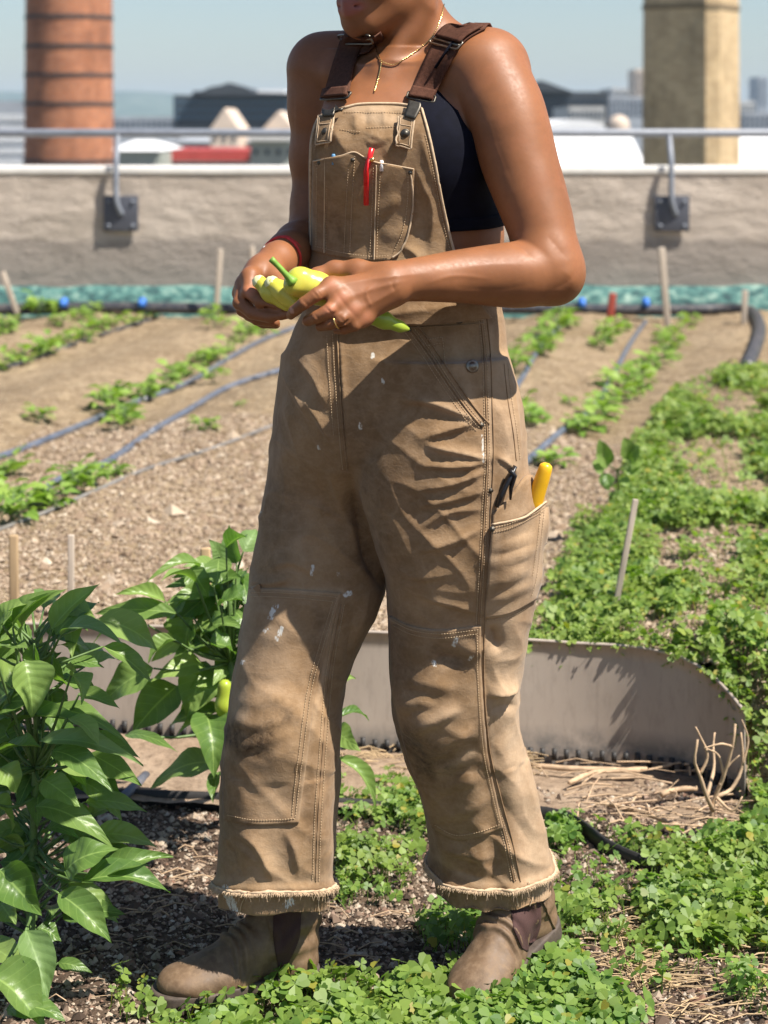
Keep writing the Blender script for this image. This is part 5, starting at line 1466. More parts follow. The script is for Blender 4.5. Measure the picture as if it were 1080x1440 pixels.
# ---- dry litter
STRAW = simple('dry_straw', (.42, .30, .17), .85, .4, 40); TWIG = simple('dry_twig', (.46, .32, .20), .85, .35, 50)
def litter(name, n, region, z, L=(.03, .12), r=.0009, mat=STRAW):
    m = MB()
    for p in poly_spots(region, n, z, sc=1.5):
        a = random.uniform(0, 6.28) if random.random() < .5 else random.uniform(-.5, .4); l = random.uniform(*L); d = np.array([math.cos(a), math.sin(a) * .7, random.uniform(-.05, .15)]) * l
        q = np.array(p[:3]) + [0, 0, .003]; m.tube([q, q + d * .5 + [0, 0, random.uniform(0, .01)], q + d], r * random.uniform(.6, 1.6), 4, False)
    return tag(m.build(name, mat), kind='stuff')
litter('straw', 900, gp([(850, 1290), (950, 1275), (1100, 1260), (1110, 1440), (900, 1440)]), front_z)
litter('straw', 90, gp([(740, 1090), (1080, 1085), (1080, 1190), (800, 1180)]), lambda x, y: .022, (.04, .14), .0013, TWIG)
litter('straw', 160, gp([(480, 1075), (740, 1085), (740, 1110), (480, 1100)]), lambda x, y: .022, (.03, .08), .001)
litter('straw', 130, gp([(60, 1200), (640, 1180), (640, 1420), (60, 1420)]), front_z, (.02, .07), .0008, TWIG)
def dead_plant():
    e = empty('dead_plant', G(995, 1185), 'dry leafless branching stalk standing at the curved end of the edging', 'plant')
    m = MB(); b = lambda pts, r: m.tube(spline([W(*p) for p in pts], 12), np.linspace(r, r * .45, 12), 7, True, 1, .15)
    b([(1005, 1190, 3.72), (1001, 1140, 3.72), (1006, 1120, 3.72), (1018, 1090, 3.71), (1030, 1050, 3.70), (1034, 1018, 3.7)], .0052)
    b([(1003, 1140, 3.72), (994, 1120, 3.70), (984, 1090, 3.69), (977, 1070, 3.68), (981, 1040, 3.68)], .0046)
    b([(994, 1120, 3.70), (1004, 1080, 3.74), (1003, 1050, 3.76), (1005, 1030, 3.77)], .0040); b([(1006, 1120, 3.72), (1028, 1110, 3.74), (1044, 1076, 3.75), (1042, 1030, 3.75)], .0042)
    b([(984, 1090, 3.69), (995, 1062, 3.69), (984, 1034, 3.69), (978, 1022, 3.69)], .0032); b([(1018, 1090, 3.71), (1010, 1062, 3.71), (992, 1052, 3.71)], .0030); b([(1044, 1076, 3.75), (1052, 1040, 3.75), (1043, 1012, 3.75)], .0028); b([(1030, 1050, 3.70), (1014, 1046, 3.69), (990, 1052, 3.68)], .0026); b([(1006, 1120, 3.72), (1030, 1140, 3.7), (1044, 1120, 3.7)], .0032)
    b([(1012, 1105, 3.71), (1022, 1080, 3.73), (1040, 1062, 3.73)], .003)
    o = m.build('stalk', TWIG, e)
dead_plant()
m_ = MB()
for pl, r in (([(740, 1092), (800, 1098), (900, 1100)], .0055), ([(800, 1118), (840, 1102), (910, 1098)], .0045), ([(840, 1145), (900, 1160), (960, 1182)], .004), ([(930, 1135), (950, 1128), (980, 1126)], .005)):
    m_ = MB(); m_.tube(spline([G(a, b) + [0, 0, .024] for a, b in pl], 10), r, 7, True, 1, .2); o = m_.build('twig', TWIG)
    tag(o, 'dry bleached twig lying on the soil below the curved edging', 'twig', 'dry twigs below the edging')

# ---- irrigation hoses
def mat_hose(name, col):
    t = NT(name); c = t.ramp(t.noise(12, 4, .6), [(.3, tuple(v * .7 for v in col)), (.7, tuple(v * 1.3 for v in col))]); c = t.mix(t.gray(t.noise(40, 5, .7), .45, .75, 0, .5), c, (.30, .25, .20)); t.set(c, .42); return t.m
BLUEH = mat_hose('blue_black_hose', (.085, .105, .145)); BLKH = mat_hose('black_hose', (.025, .03, .042)); GREYH = mat_hose('grey_line', (.17, .16, .15)); BLUEP = simple('blue_fitting', (.03, .16, .55), .4, .2)
def hose(pl, r, lab, mat=BLUEH, lift=1.0, name='drip_hose', n=60):
    pts = []
    for a, b in np.array(spline([(p[0], p[1], 0) for p in pl], n))[:, :2]:
        z = BEDZ - .03
        for _ in range(3): q = G(a, b, z + r * lift); z = bed_z(q[0], q[1])
        pts.append(G(a, b, z + r * lift * .8))
    m = MB(); m.tube(pts, r, 10); o = m.build(name, mat); return tag(o, lab, 'hose', None)
hose([(-40, 655), (30, 632), (110, 600), (180, 570), (260, 540), (320, 505), (370, 478), (430, 455)], .0125, 'upper blue drip hose crossing the bed at left between seedling rows')
hose([(60, 690), (90, 672), (150, 650), (215, 606), (260, 580), (320, 545), (390, 522), (440, 508)], .0125, 'lower blue drip hose crossing the bed at left nearest her hip')
hose([(-20, 752), (60, 722), (130, 692), (200, 662), (300, 630), (390, 596)], .0065, 'thin grey line along the front seedling row at left', GREYH)
hose([(735, 655), (760, 632), (800, 598), (836, 572), (862, 528), (885, 485), (908, 452)], .0125, 'blue drip hose curving up the bed at right beside the leafy row')
hose([(715, 560), (735, 530), (752, 500), (775, 470), (800, 452)], .0125, 'short blue drip hose running just behind her hip to the header')
hose([(0, 520), (60, 500), (120, 478), (190, 456), (240, 440)], .010, 'faint dark drip hose under the farthest left seedling row', BLKH)
def header():
    e = empty('header_pipe', W(700, 440, 11.3) * [1, 1, 0] + [0, 0, BEDZ], 'thick dark blue supply pipe along the foot of the wall turning at right', 'pipe')
    m = MB(); z = BEDZ + .012; pts = [np.array([x, 11.30 + .03 * n2(x, 0, 1.), z + .015 * n2(x, 3, 1.)]) for x in np.linspace(-6.5, 1.95, 70)]
    pts += [W(1056, 458, 11.15), W(1066, 466, 10.7), W(1068, 480, 10.1), W(1062, 500, 9.4), W(1050, 530, 8.6)]
    pts = [p if i < 70 else np.array([p[0], p[1], max(p[2], bed_z(p[0], p[1]) + .02)]) for i, p in enumerate(pts)]
    m.tube(spline(pts, 160), .033, 10); m.build('pipe', BLKH, e)
    for px_ in (818, 908, 200, 90):
        c = W(px_, 450, 11.28); c[2] = z + .03; m = MB(); m.tube([c + [0, 0, -.02], c + [0, 0, .03]], .022, 10); m.tube([c + [0, .02, .02], c + [0, -.07, .0]], .017, 10); m.build('fitting', BLUEP, e)
header()
m_ = MB(); m_.tube([G(205, 1112) + [0, 0, .03], G(172, 1148) + [0, 0, .035]], .0095, 12); tag(m_.build('hose_end', BLUEH), 'short blue hose end resting on the gravel under the big pepper leaves', 'hose')

# ---- seedlings: one pattern per kind, copied along the rows
def seedling(kind):
    r = random.Random(kind * 17 + 3); lv = Leaves(); st = MB(); h = .10
    n = 15 if kind < 3 else 9
    for k in range(n):
        a = k * 2.4 + r.uniform(-.4, .4); z = h * (.25 + .75 * k / n); R = .035 + .045 * r.random(); b = np.array([.012 * math.cos(a), .012 * math.sin(a), z]); L = .06 + .035 * r.random()
        d = nrm([math.cos(a), math.sin(a), r.uniform(-.25, .55)]); p = b + d * R * .5; lv.leaf(p, p + d * L, L * .62, nrm([r.uniform(-.4, .4), r.uniform(-.5, .2), 1]), .15, .25, 7, 5, 'round', r.uniform(0, .25)); st.tube([[0, 0, z * .8], p], [.0022, .0014], 4)
    st.tube([[0, 0, -.03], [.004, 0, h * .9]], [.004, .0025], 6)
    return lv, st
KINDS = []
for k in range(4):
    lv, st = seedling(k); KINDS.append((lv, st, {}))
def plant_seedling(px_, py_, s, k, lab, grp):
    lv, st, cache = KINDS[k % 4]; z = BEDZ - .03
    for _ in range(3): q = G(px_, py_, z); z = bed_z(q[0], q[1])
    e = empty('seedling', (q[0], q[1], z - .005), lab, 'seedling', grp); s *= .84; e.scale = (s, s, s * random.uniform(.85, 1.2)); e.rotation_euler = (random.uniform(-.12, .12), random.uniform(-.12, .12), random.uniform(0, 6.28))
    if 'l' not in cache:
        a = lv.build('leaves', YLEAF); b = st.build('stem', STEM); cache['l'] = a; cache['s'] = b
    else:
        a = cache['l'].copy(); b = cache['s'].copy(); C.objects.link(a); C.objects.link(b)
    a.parent = e; b.parent = e
def row(pts, lab, grp):
    pts = list(pts) + [(x + random.uniform(-14, 14), y + random.uniform(-4, 5), s * random.uniform(.55, .8)) for x, y, s in pts]
    for i, (x, y, s) in enumerate(pts): plant_seedling(x, y, s, random.randrange(4), lab, grp)
row([(150, 582, 1.0), (172, 592, .8), (165, 560, .9), (205, 560, .75), (232, 548, .85), (240, 532, .8), (262, 528, .7), (285, 512, .85), (300, 505, .8), (322, 492, .8), (345, 478, .9), (372, 468, .8)], 'bushy seedling in the left row above the upper blue drip hose', 'seedling row above the upper blue hose')
row([(0, 700, .9), (18, 735, 1.0), (44, 718, .9), (70, 712, .7), (106, 692, .9), (128, 682, .8), (165, 672, .55), (20, 672, 1.0)], 'seedling in the front left row beside the thin grey line', 'seedling row along the thin grey line')
row([(8, 520, .9), (30, 510, .9), (55, 500, 1.0), (70, 492, .9), (100, 480, .8), (118, 472, 1.0), (135, 462, .9), (165, 458, .9), (185, 452, .8), (205, 446, .8)], 'small seedling in the left row nearest the wall but one', 'second seedling row from the wall')
row([(0, 470, 1.0), (14, 466, .8), (55, 448, 1.3), (88, 460, .9), (112, 452, .7), (130, 446, .8)], 'seedling at the far left close to the wall', 'seedlings near the wall at far left')
row([(300, 462, .9), (352, 470, .8), (298, 448, .8)], 'seedling near the wall just left of her hands', 'seedlings left of her hands')
row([(732, 600, .8), (745, 590, .7), (735, 580, .7), (780, 660, .7)], 'low seedling at the right edge of her hip pocket', 'seedlings beside her hip')
row([(762, 500, .9), (768, 486, 1.1), (752, 490, .9), (782, 470, 1.2), (790, 456, 1.1), (722, 525, 1.1), (715, 508, 1.0)], 'yellow green seedling in the row right behind her elbow', 'seedling row behind her elbow')
row([(838, 604, 1.0), (850, 590, 1.0), (868, 575, 1.0), (880, 560, .9), (868, 545, 1.0), (895, 545, .9), (900, 530, .9), (920, 520, 1.0), (935, 505, .9), (945, 490, .8), (938, 478, .8), (958, 470, .8), (815, 610, .8)], 'leafy seedling in the right row beside the curving blue hose', 'seedling row beside the curving hose')
row([(848, 492, .8), (858, 476, .9), (868, 466, .8)], 'small seedling between the two right blue hoses near the header pipe', 'seedlings near the header pipe')
for x, y, s, lab in ((54, 592, .75, 'lone seedling in open soil left of the bushy row'), (176, 604, .9, 'lone seedling touching the upper blue hose'), (300, 540, .85, 'lone seedling between the two left blue hoses'), (288, 606, .7, 'lone seedling below the lower blue hose'), (340, 570, .3, 'tiny sprout below the lower blue hose'), (800, 570, .45, 'tiny sprout left of the curving right hose'), (970, 458, .8, 'pale seedling against the header pipe at right')):
    plant_seedling(x, y, s, random.randrange(4), lab, 'lone seedlings in the bed')
def tall_weed():
    e = empty('young_squash_plant', G(872, 690, BEDZ), 'lobed dark leaf plant standing alone at the clover edge', 'plant')
    lv = Leaves(); st = MB(); d = 5.35
    for (bx, by), (tx, ty), w in (((856, 655), (842, 618), 24), ((856, 655), (838, 640), 20), ((850, 665), (856, 690), 20), ((882, 645), (900, 628), 30), ((884, 650), (905, 650), 26), ((884, 645), (878, 615), 24), ((884, 655), (896, 668), 24), ((860, 668), (850, 685), 16), ((875, 672), (884, 684), 16), ((840, 645), (846, 668), 18)):
        lv.leaf(W(bx, by, d), W(tx, ty, d - .03), w / FPX * d, nrm([random.uniform(-.3, .3), -1, .5]), .15, .2, 8, 5, 'round')
    st.tube([G(870, 692, BEDZ), W(868, 660, d)], [.004, .003], 6); st.tube([W(868, 662, d), W(856, 655, d)], .002, 5); st.tube([W(868, 662, d), W(883, 648, d)], .002, 5)
    lv.build('leaves', PLEAF, e); st.build('stem', STEM, e)
tall_weed()

# ---- stakes
WOOD = simple('stake_wood', (.42, .29, .16), .8, .3, 30, .3, .002, stretch=(1, 1, .1)); WOODP = simple('weathered_stake_wood', (.42, .35, .28), .85, .3, 30, .3, .002, stretch=(1, 1, .1)); REDW = simple('red_paint', (.30, .05, .03), .6, .2)
def stake(x0, y0, x1, y1, z, w, lab, mat=WOODP, d=None, deep=True):
    b = G(x0, y0, z) if d is None else W(x0, y0, d)
    t_ = W(x1, y1, b[1]); dr = nrm(t_ - b); m = MB()
    Rm = Vector((0, 0, 1)).rotation_difference(Vector(dr)).to_matrix(); L = np.linalg.norm(t_ - b)
    m.box(b + dr * (L / 2 - .04), (w, w * .8, L + .08), np.array(Rm), w * .18); return tag(m.build('stake', mat), lab, 'stake')
stake(20, 850, 19, 752, BEDZ, .020, 'orange wooden stake at the far left edge of the bed', WOOD)
stake(100, 838, 100, 752, BEDZ, .014, 'pale wooden stake right of the orange one above the big pepper plant')
stake(290, 822, 289, 770, 0, .018, 'brown wooden stake poking out of the pepper plant by her knee', WOOD, 3.72)
stake(866, 850, 894, 702, BEDZ, .013, 'thin grey stake leaning in the clover at right')
stake(24, 440, 3, 382, BEDZ, .030, 'leaning pale stake by the wall at the far left')
stake(304, 440, 310, 350, BEDZ, .030, 'pale stake against the wall left of her hands')
stake(362, 440, 354, 346, BEDZ, .028, 'short pale stake half hidden behind her far hand')
stake(938, 448, 930, 348, BEDZ, .036, 'tall pale stake under the right rail bracket')
stake(1046, 452, 1048, 408, BEDZ, .030, 'short stake by the bend of the supply pipe')
stake(858, 446, 862, 412, BEDZ, .040, 'red painted stub stake at the wall foot', REDW)
# =================================================================== parapet, rail, skyline
WALLY = 11.7
def mat_wall():
    t = NT('rough_cement'); c = t.ramp(t.noise(1.6, 6, .65), [(.3, (.44, .37, .305)), (.7, (.56, .48, .405))])
    c = t.mix(t.gray(t.noise(9, 5, .7, (1, 1, 3)), .45, .8, 0, .45), c, (.25, .21, .18))
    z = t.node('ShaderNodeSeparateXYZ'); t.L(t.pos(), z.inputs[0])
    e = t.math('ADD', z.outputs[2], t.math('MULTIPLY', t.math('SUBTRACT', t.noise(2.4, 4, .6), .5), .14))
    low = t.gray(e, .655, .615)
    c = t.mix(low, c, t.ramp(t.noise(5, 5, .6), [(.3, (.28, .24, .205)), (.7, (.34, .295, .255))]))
    t.set(c, .93, **{'Specular IOR Level': .2})
    b = t.bump(t.noise(6, 6, .7, (1, 1, 2.2)), .6, .04); t.bump(t.noise(60, 5, .7), .6, .012, b); return t.m
def wall():
    e = empty('parapet_wall', (0, WALLY, 0), 'rough grey cement parapet wall with pale coping across the roof edge', 'wall')
    top = 1.32 - (243 - HY) / FPX * WALLY
    nx, nz = 860, 60; P = []
    for k in range(nz):
        for i in range(nx):
            x = -8.5 + 17 * i / (nx - 1); z = -.02 + (top + .02) * k / (nz - 1)
            lowm = (.45 if z > .64 else .2) * min(1, (top - z) / .10 + .05)
            y = WALLY - lowm * (.016 * n2(x, z * 2.4, 2.4) + .010 * n2(x, z * 2, 8, 3) + .004 * n2(x, z, 30, 5)); P.append((x, y, z))
    V = np.array(P); B = V + [0, .3, 0]; q = grid_q(nz, nx); m = len(V)
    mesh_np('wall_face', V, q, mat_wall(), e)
    b = MB(); b.box((0, WALLY + .17, top / 2), (17.02, .25, top - .002)); b.build('wall_core', simple('cement', (.38, .33, .29), .9), e)
    c = MB(); c.box((0, WALLY + .171, top + .014), (17.1, .36, .045), None, .008); c.build('coping', simple('pale_coping', (.76, .73, .68), .8, .12, 8, .3, .004), e)
    return top
WTOP = wall()
def mat_teal():
    t = NT('teal_drain_mat'); c = t.ramp(t.noise(14, 5, .7, (1, 1, 2)), [(.38, (.012, .045, .05)), (.52, (.06, .17, .15)), (.68, (.26, .36, .30))]); t.set(c, .8); t.bump(t.noise(40, 3, .6), .5, .01); return t.m
def drain_mat():
    P = []; nx = 520; prof = [(.0, .10), (.03, .135), (.055, .12), (.075, .05), (.10, -.04)]
    for j, (o, h) in enumerate(prof):
        for i in range(nx):
            x = -8 + 16 * i / (nx - 1); P.append((x, WALLY - .035 - o * 1.6 - .02 * n2(x, j, 2.), BEDZ - .02 + h + .015 * n2(x, j * 2, 4.)))
    tag(mesh_np('drainage_mat', P, grid_q(len(prof), nx), mat_teal()), 'weathered teal drainage mat strip along the foot of the wall', 'mat')
drain_mat()
STEEL = simple('grey_painted_steel', (.22, .24, .28), .45, .15, 15, .1, .001)
STEELP = simple('grey_painted_plate', (.075, .08, .10), .5, .15, 15, .1, .001)
def rail():
    yy = WALLY + .03; z = 1.32 - (187 - HY) / FPX * yy
    e = empty('guard_rail', (0, yy, 0), 'grey tubular steel guard rail bolted along the wall', 'railing')
    m = MB(); m.tube([(-8.5, yy, z), (8.5, yy, z)], .0235, 16); m.build('rail', STEEL, e)
    for px_, p0 in ((166, 171), (941, 944)):
        x = (px_ - CX) / FPX * yy; xp = (p0 - CX) / FPX * WALLY
        zb = 1.32 - (300 - HY) / FPX * WALLY
        q = empty('bracket', (x, yy, z)); q.parent = e; q.matrix_parent_inverse = Matrix.Translation(-wloc(e)); 
        m = MB(); m.tube(spline([(x, yy, z), (x, yy - .035, z - .07), (x, WALLY - .055, z - .17), (x, WALLY - .062, z - .33), (x + .004, WALLY - .060, z - .40), (x + .02, WALLY - .045, z - .45), (x + .032, WALLY - .03, z - .475)], 24), .0165, 12); m.build('post', STEEL, q)
        m = MB(); m.box((xp, WALLY - .028, zb), (.20, .016, .205), None, .004); pl = m.build('base_plate', STEELP, q)
        m = MB()
        for dx in (-.07, .07):
            for dz in (-.07, .07): m.tube([(xp + dx, WALLY - .036, zb + dz), (xp + dx, WALLY - .048, zb + dz)], .011, 6)
        m.build('bolt', STEEL, pl)
rail()

def zat(py, d): return CAMZ - (py - HY) / FPX * d
def xat(px, d): return (px - CX) / FPX * d
GZ = -16.0
def city_ground():
    t = NT('city_ground'); t.set(t.ramp(t.noise(.05, 4, .6), [(.3, (.10, .11, .10)), (.7, (.22, .22, .20))]), .9)
    tag(mesh_np('city_ground', [(-6000, 12.6, GZ), (6000, 12.6, GZ), (6000, 9000, GZ), (-6000, 9000, GZ)], [[0, 1, 2, 3]], t.m), kind='structure')
city_ground()
def mat_brick(name, a, b, sx, sz):
    t = NT(name); tc = t.node('ShaderNodeTexBrick'); tc.inputs['Scale'].default_value = 1; tc.inputs['Brick Width'].default_value = .22; tc.inputs['Row Height'].default_value = .075; tc.inputs['Mortar Size'].default_value = .006
    tc.inputs['Color1'].default_value = (*a, 1); tc.inputs['Color2'].default_value = (*b, 1); tc.inputs['Mortar'].default_value = (.30, .22, .17, 1)
    uv = t.node('ShaderNodeUVMap'); t.L(uv.outputs[0], tc.inputs[0])
    c = t.mix(t.gray(t.noise(2.2, 6, .75, (1, 1, .10)), .5, .72, 0, .55), tc.outputs[0], tuple(v * .4 for v in a)); c = t.mix(t.gray(t.noise(1.2, 6, .7, (1, 1, .35)), .46, .72, 0, .7), c, tuple(v * .32 for v in a)); c = t.mix(t.gray(t.noise(2.5, 5, .7), .5, .8, 0, .5), c, tuple(min(1, v * 1.35) for v in b))
    t.set(c, .9); return t.m
def chimney_round():
    d = 62.; x = xat(97, d); e = empty('brick_chimney', (x, d, GZ), 'round orange brick chimney stack with dark iron bands at left', 'chimney')
    r0 = (158 - 33) / 2 / FPX * d; r1 = (157 - 36) / 2 / FPX * d; zt = zat(-260, d); zb, z0 = zat(240, d), zat(0, d)
    n = 48; rows = 60; P = []; UV = []
    for j in range(rows):
        z = GZ + (zt - GZ) * j / (rows - 1); r = r0 + (r1 - r0) * (z - zb) / (z0 - zb)
        for k in range(n + 1):
            a = 2 * math.pi * k / n; P.append((x + r * math.cos(a), d + r * math.sin(a), z)); UV.append((a * r0, z))
    o = mesh_np('stack', P, grid_q(rows, n + 1), mat_brick('chimney_brick', (.34, .115, .05), (.46, .175, .078), 1, 1), e); uvset(o, UV)
    BND = simple('iron_band', (.06, .045, .04), .7, .4, 3)
    for py in (-55, -15, 25, 66, 106, 146, 186, 226):
        z = zat(py, d); r = r0 + (r1 - r0) * (z - zb) / (z0 - zb); m = MB(); m.lathe([(r - .02, -.055), (r + .03, -.055), (r + .03, .055), (r - .02, .055)], (x, d, z), 48); m.build('band', BND, e, False)
def uvset(o, UV):
    UV = np.asarray(UV, np.float32); lay = o.data.uv_layers.new(name='UVMap'); vi = np.zeros(len(o.data.loops), np.int32); o.data.loops.foreach_get('vertex_index', vi); lay.data.foreach_set('uv', UV[vi].ravel())
chimney_round()
def chimney_square():
    d = 48.; px0, pxe, px1 = 899, 998, 1052; sc = d / FPX; a, b = (pxe - px0) * sc, (px1 - pxe) * sc; wd = math.hypot(a, b)
    u = np.array([a, -b]) / wd; v = np.array([b, a]) / wd        # left face runs along u, right face along v
    c = np.array([xat(px0, d), d]); zt = zat(-300, d)
    e = empty('square_chimney', (xat(975, d), d, GZ), 'tall square tan brick chimney stack at right', 'chimney')
    pl = [c, c + u * wd, c + u * wd + v * wd, c + v * wd]; ch = .26
    ring = []
    for i in range(4):
        p, q, r = pl[i - 1], pl[i], pl[(i + 1) % 4]; ring += [q + nrm(p - q) * ch, q + nrm(r - q) * ch]
    ring = np.array(ring + [ring[0]]); cen = ring[:-1].mean(0); P = []; UV = []; L = np.concatenate([[0], np.cumsum(np.linalg.norm(np.diff(ring, axis=0), axis=1))]); rows = 40
    for j in range(rows):
        z = GZ + (zt - GZ) * j / (rows - 1); s = 1 + .045 * (zat(0, d) - z) / 8
        for k in range(len(ring)): q = cen + (ring[k] - cen) * s; P.append((q[0], q[1], z)); UV.append((L[k], z))
    o = mesh_np('stack', P, grid_q(rows, len(ring)), mat_brick('tan_brick', (.50, .355, .185), (.62, .46, .26), 1, 1), e, False); uvset(o, UV)
    m = MB(); z = zat(10, d); s = 1.03
    for k in range(8):
        p, q = cen + (ring[k] - cen) * s, cen + (ring[k + 1] - cen) * s; m.add([(p[0], p[1], z - .06), (q[0], q[1], z - .06), (q[0], q[1], z + .06), (p[0], p[1], z + .06)], [[0, 1, 2, 3]])
    m.build('band', simple('soot_band', (.22, .16, .09), .85, .3, 4), e, False)
chimney_square()

GLASSY = simple('dark_glazing', (.03, .045, .065), .25, .3, 1.); CONC = simple('pale_render', (.50, .49, .47), .85, .15, .6); WHITE = simple('white_render', (.78, .78, .78), .7, .06, .6); DKROOF = simple('dark_roof', (.035, .042, .05), .7, .3, .3); CREAM = simple('cream_render', (.62, .50, .40), .85, .15, 1.); GREYB = simple('grey_cladding', (.30, .32, .35), .7, .2, .5); REDR = simple('red_roof', (.42, .06, .05), .6, .25, .5); GREENG = simple('grey_green_roof', (.36, .38, .33), .8, .15, .7)
def block(nm, lab, px0, px1, py, d, depth, mat, wins=None, roof=None, cat='building', winm=GLASSY, bot=None):
    """building standing on the city floor; wins = (cols, rows, py top, py bottom, fill x, fill y)"""
    x0, x1 = xat(px0, d), xat(px1, d); zt = zat(py, d); zb = GZ if bot is None else zat(bot, d)
    e = empty(nm, ((x0 + x1) / 2, d + depth / 2, zb), lab, cat)
    m = MB(); m.box(((x0 + x1) / 2, d + depth / 2, (zt + zb) / 2), (x1 - x0, depth, zt - zb)); m.build('walls', mat, e, False)
    if wins:
        for wn in (wins if isinstance(wins, list) else [wins]):
            nc, nr, ya, yb, fx, fy = wn; za, zb_ = zat(ya, d), zat(yb, d); cw, rh = (x1 - x0) / nc, (za - zb_) / nr
            if nc * nr > 100: nc = 100 // nr; cw = (x1 - x0) / nc
            pane = None
            for r in range(nr):
                for c in range(nc):
                    if pane is None:
                        m = MB(); m.box((0, 0, 0), (cw * fx, .12, rh * fy)); w = pane = m.build('window', winm, None, False)
                    else: w = pane.copy(); C.objects.link(w)
                    w.parent = e; w.location = (x0 + cw * (c + .5) - e.location.x, d - .02 - e.location.y, za - rh * (r + .5) - e.location.z)
    if roof:
        k, h, rm = roof; zr = zat(py - h, d); m = MB(); o = .02 * (x1 - x0)
        if k == 'gable': m.add([(x0 - o, d - .1, zt), (x1 + o, d - .1, zt), ((x0 + x1) / 2, d - .1, zr), (x0 - o, d + depth, zt), (x1 + o, d + depth, zt), ((x0 + x1) / 2, d + depth, zr)], [[1, 4, 5, 2], [0, 2, 5, 3]], [[0, 1, 2], [4, 3, 5]])
        elif k == 'hip': m.add([(x0 - o, d - .2, zt), (x1 + o, d - .2, zt), (x1 + o, d + depth, zt), (x0 - o, d + depth, zt), (x0 + .3 * (x1 - x0), d + depth * .4, zr), (x1 - .3 * (x1 - x0), d + depth * .4, zr)], [[0, 1, 5, 4], [2, 3, 4, 5]], [[1, 2, 5], [3, 0, 4]])
        elif k == 'lean': m.add([(x0 - o, d - .2, zt), (x1 + o, d - .2, zt), (x1 + o, d + depth, zr), (x0 - o, d + depth, zr), (x0 - o, d + depth, zt), (x1 + o, d + depth, zt)], [[0, 1, 2, 3], [3, 2, 5, 4]], [[0, 3, 4], [1, 5, 2]])
        elif k == 'arch':
            V = []; n = 16
            for yy in (d - .15, d + depth):
                for i in range(n + 1): a = math.pi * i / n; V.append(((x0 + x1) / 2 - (x1 - x0) / 2 * math.cos(a), yy, zt + (zr - zt) * math.sin(a)))
            m.add(V, [[i, i + 1, n + 2 + i, n + 1 + i] for i in range(n)]); m.add(V[:n + 1] + [((x0 + x1) / 2, d - .15, zt)], (), [[i, n + 1, i + 1] for i in range(n)])
        elif k == 'flat': m.box(((x0 + x1) / 2, d + depth / 2 - .1, (zt + zr) / 2), (x1 - x0 + 2 * o, depth + .4, zr - zt))
        m.build('roof', rm, e, False)
    return e
e1 = block('office_building', 'long dark glass office building with raised rounded roof behind her shoulder', 244, 470, 134, 190., 25, GREYB if 0 else DKROOF, [(26, 3, 138, 170, .7, .5)], None, winm=simple('blue_glazing', (.06, .11, .16), .15, .3, .3))
m_ = MB(); d_ = 189.
pr = [(270, 134), (271, 128), (292, 128), (297, 122), (310, 120), (322, 116), (334, 120), (348, 123), (356, 130), (408, 131), (409, 134)]
V_ = [(xat(a, d_), yy, zat(b, d_)) for yy in (d_, d_ + 18) for a, b in pr]; n_ = len(pr)
m_.add(V_, [[i, i + 1, n_ + i + 1, n_ + i] for i in range(n_ - 1)]); m_.add(V_[:n_], (), [[0, i + 1, i] for i in range(1, n_ - 1)]); m_.build('raised_roof', DKROOF, e1, False)
block('roof_plant_room', 'white plant room box on the dark office roof', 362, 400, 126, 195., 8, WHITE, cat='building', bot=140)
e2 = block('warehouse', 'dark low warehouse with stepped peaked roof to the right of her arm', 700, 856, 129, 200., 25, DKROOF, [(18, 2, 135, 160, .6, .45)])
m_ = MB(); d_ = 199.; pr = [(735, 129), (748, 118), (760, 113), (770, 116), (792, 124), (806, 129)]
V_ = [(xat(a, d_), yy, zat(b, d_)) for yy in (d_, d_ + 18) for a, b in pr]; n_ = len(pr)
m_.add(V_, [[i, i + 1, n_ + i + 1, n_ + i] for i in range(n_ - 1)]); m_.add(V_[:n_], (), [[0, i + 1, i] for i in range(1, n_ - 1)]); m_.build('peaked_roof', DKROOF, e2, False)
block('city_block', 'hazy grey city block stepping up beside the square chimney', 846, 906, 136, 330., 30, GREYB, (10, 3, 140, 165, .6, .5)); block('city_block', 'small pale city block with stepped top left of the square chimney', 860, 884, 124, 360., 20, CONC, (5, 3, 126, 140, .6, .5)); block('tower_block', 'slim pale tower touching the left edge of the square chimney', 893, 904, 97, 420., 12, CREAM, (3, 8, 100, 140, .6, .5))
block('apartment_block', 'pale grey apartment block in front of the dark warehouse', 800, 850, 150, 150., 14, CONC, (8, 2, 154, 168, .55, .5)); block('storage_hall', 'white hall with low curved roof right of her arm', 770, 852, 182, 120., 16, WHITE, None, ('arch', 14, WHITE))
def dome():
    d = 118.; x, r = xat(870, d), 15 / FPX * d; z = zat(176, d); e = empty('roof_dome', (x, d, GZ), 'cream domed roof turret left of the square chimney', 'dome'); m = MB(); m.lathe([(r * 1.02, GZ - z), (r * 1.02, 0)], (x, d, z), 20); m.build('drum', CREAM, e, False); m = MB(); m.lathe([(r * math.cos(a), r * .95 * math.sin(a)) for a in np.linspace(0, 1.55, 10)], (x, d, z), 24); m.build('dome_shell', CREAM, e)
dome()
block('white_hall', 'long white corrugated hall between her elbow and the square chimney', 745, 906, 237, 80., 5, WHITE, None, ('lean', 46, WHITE)); block('white_hall', 'white hall front right of the square chimney', 1043, 1230, 237, 82., 5, WHITE, None, ('lean', 44, WHITE))
block('city_block', 'dark grey city block right of the square chimney', 1044, 1100, 158, 230., 20, GREYB, (8, 2, 162, 180, .6, .5)); block('tower_block', 'thin hazy tower at the right edge', 1066, 1080, 108, 800., 20, GREYB, (3, 10, 112, 150, .6, .5)); block('city_block', 'hazy low block at the right edge', 1040, 1062, 142, 420., 20, CONC, (4, 2, 146, 158, .6, .5))
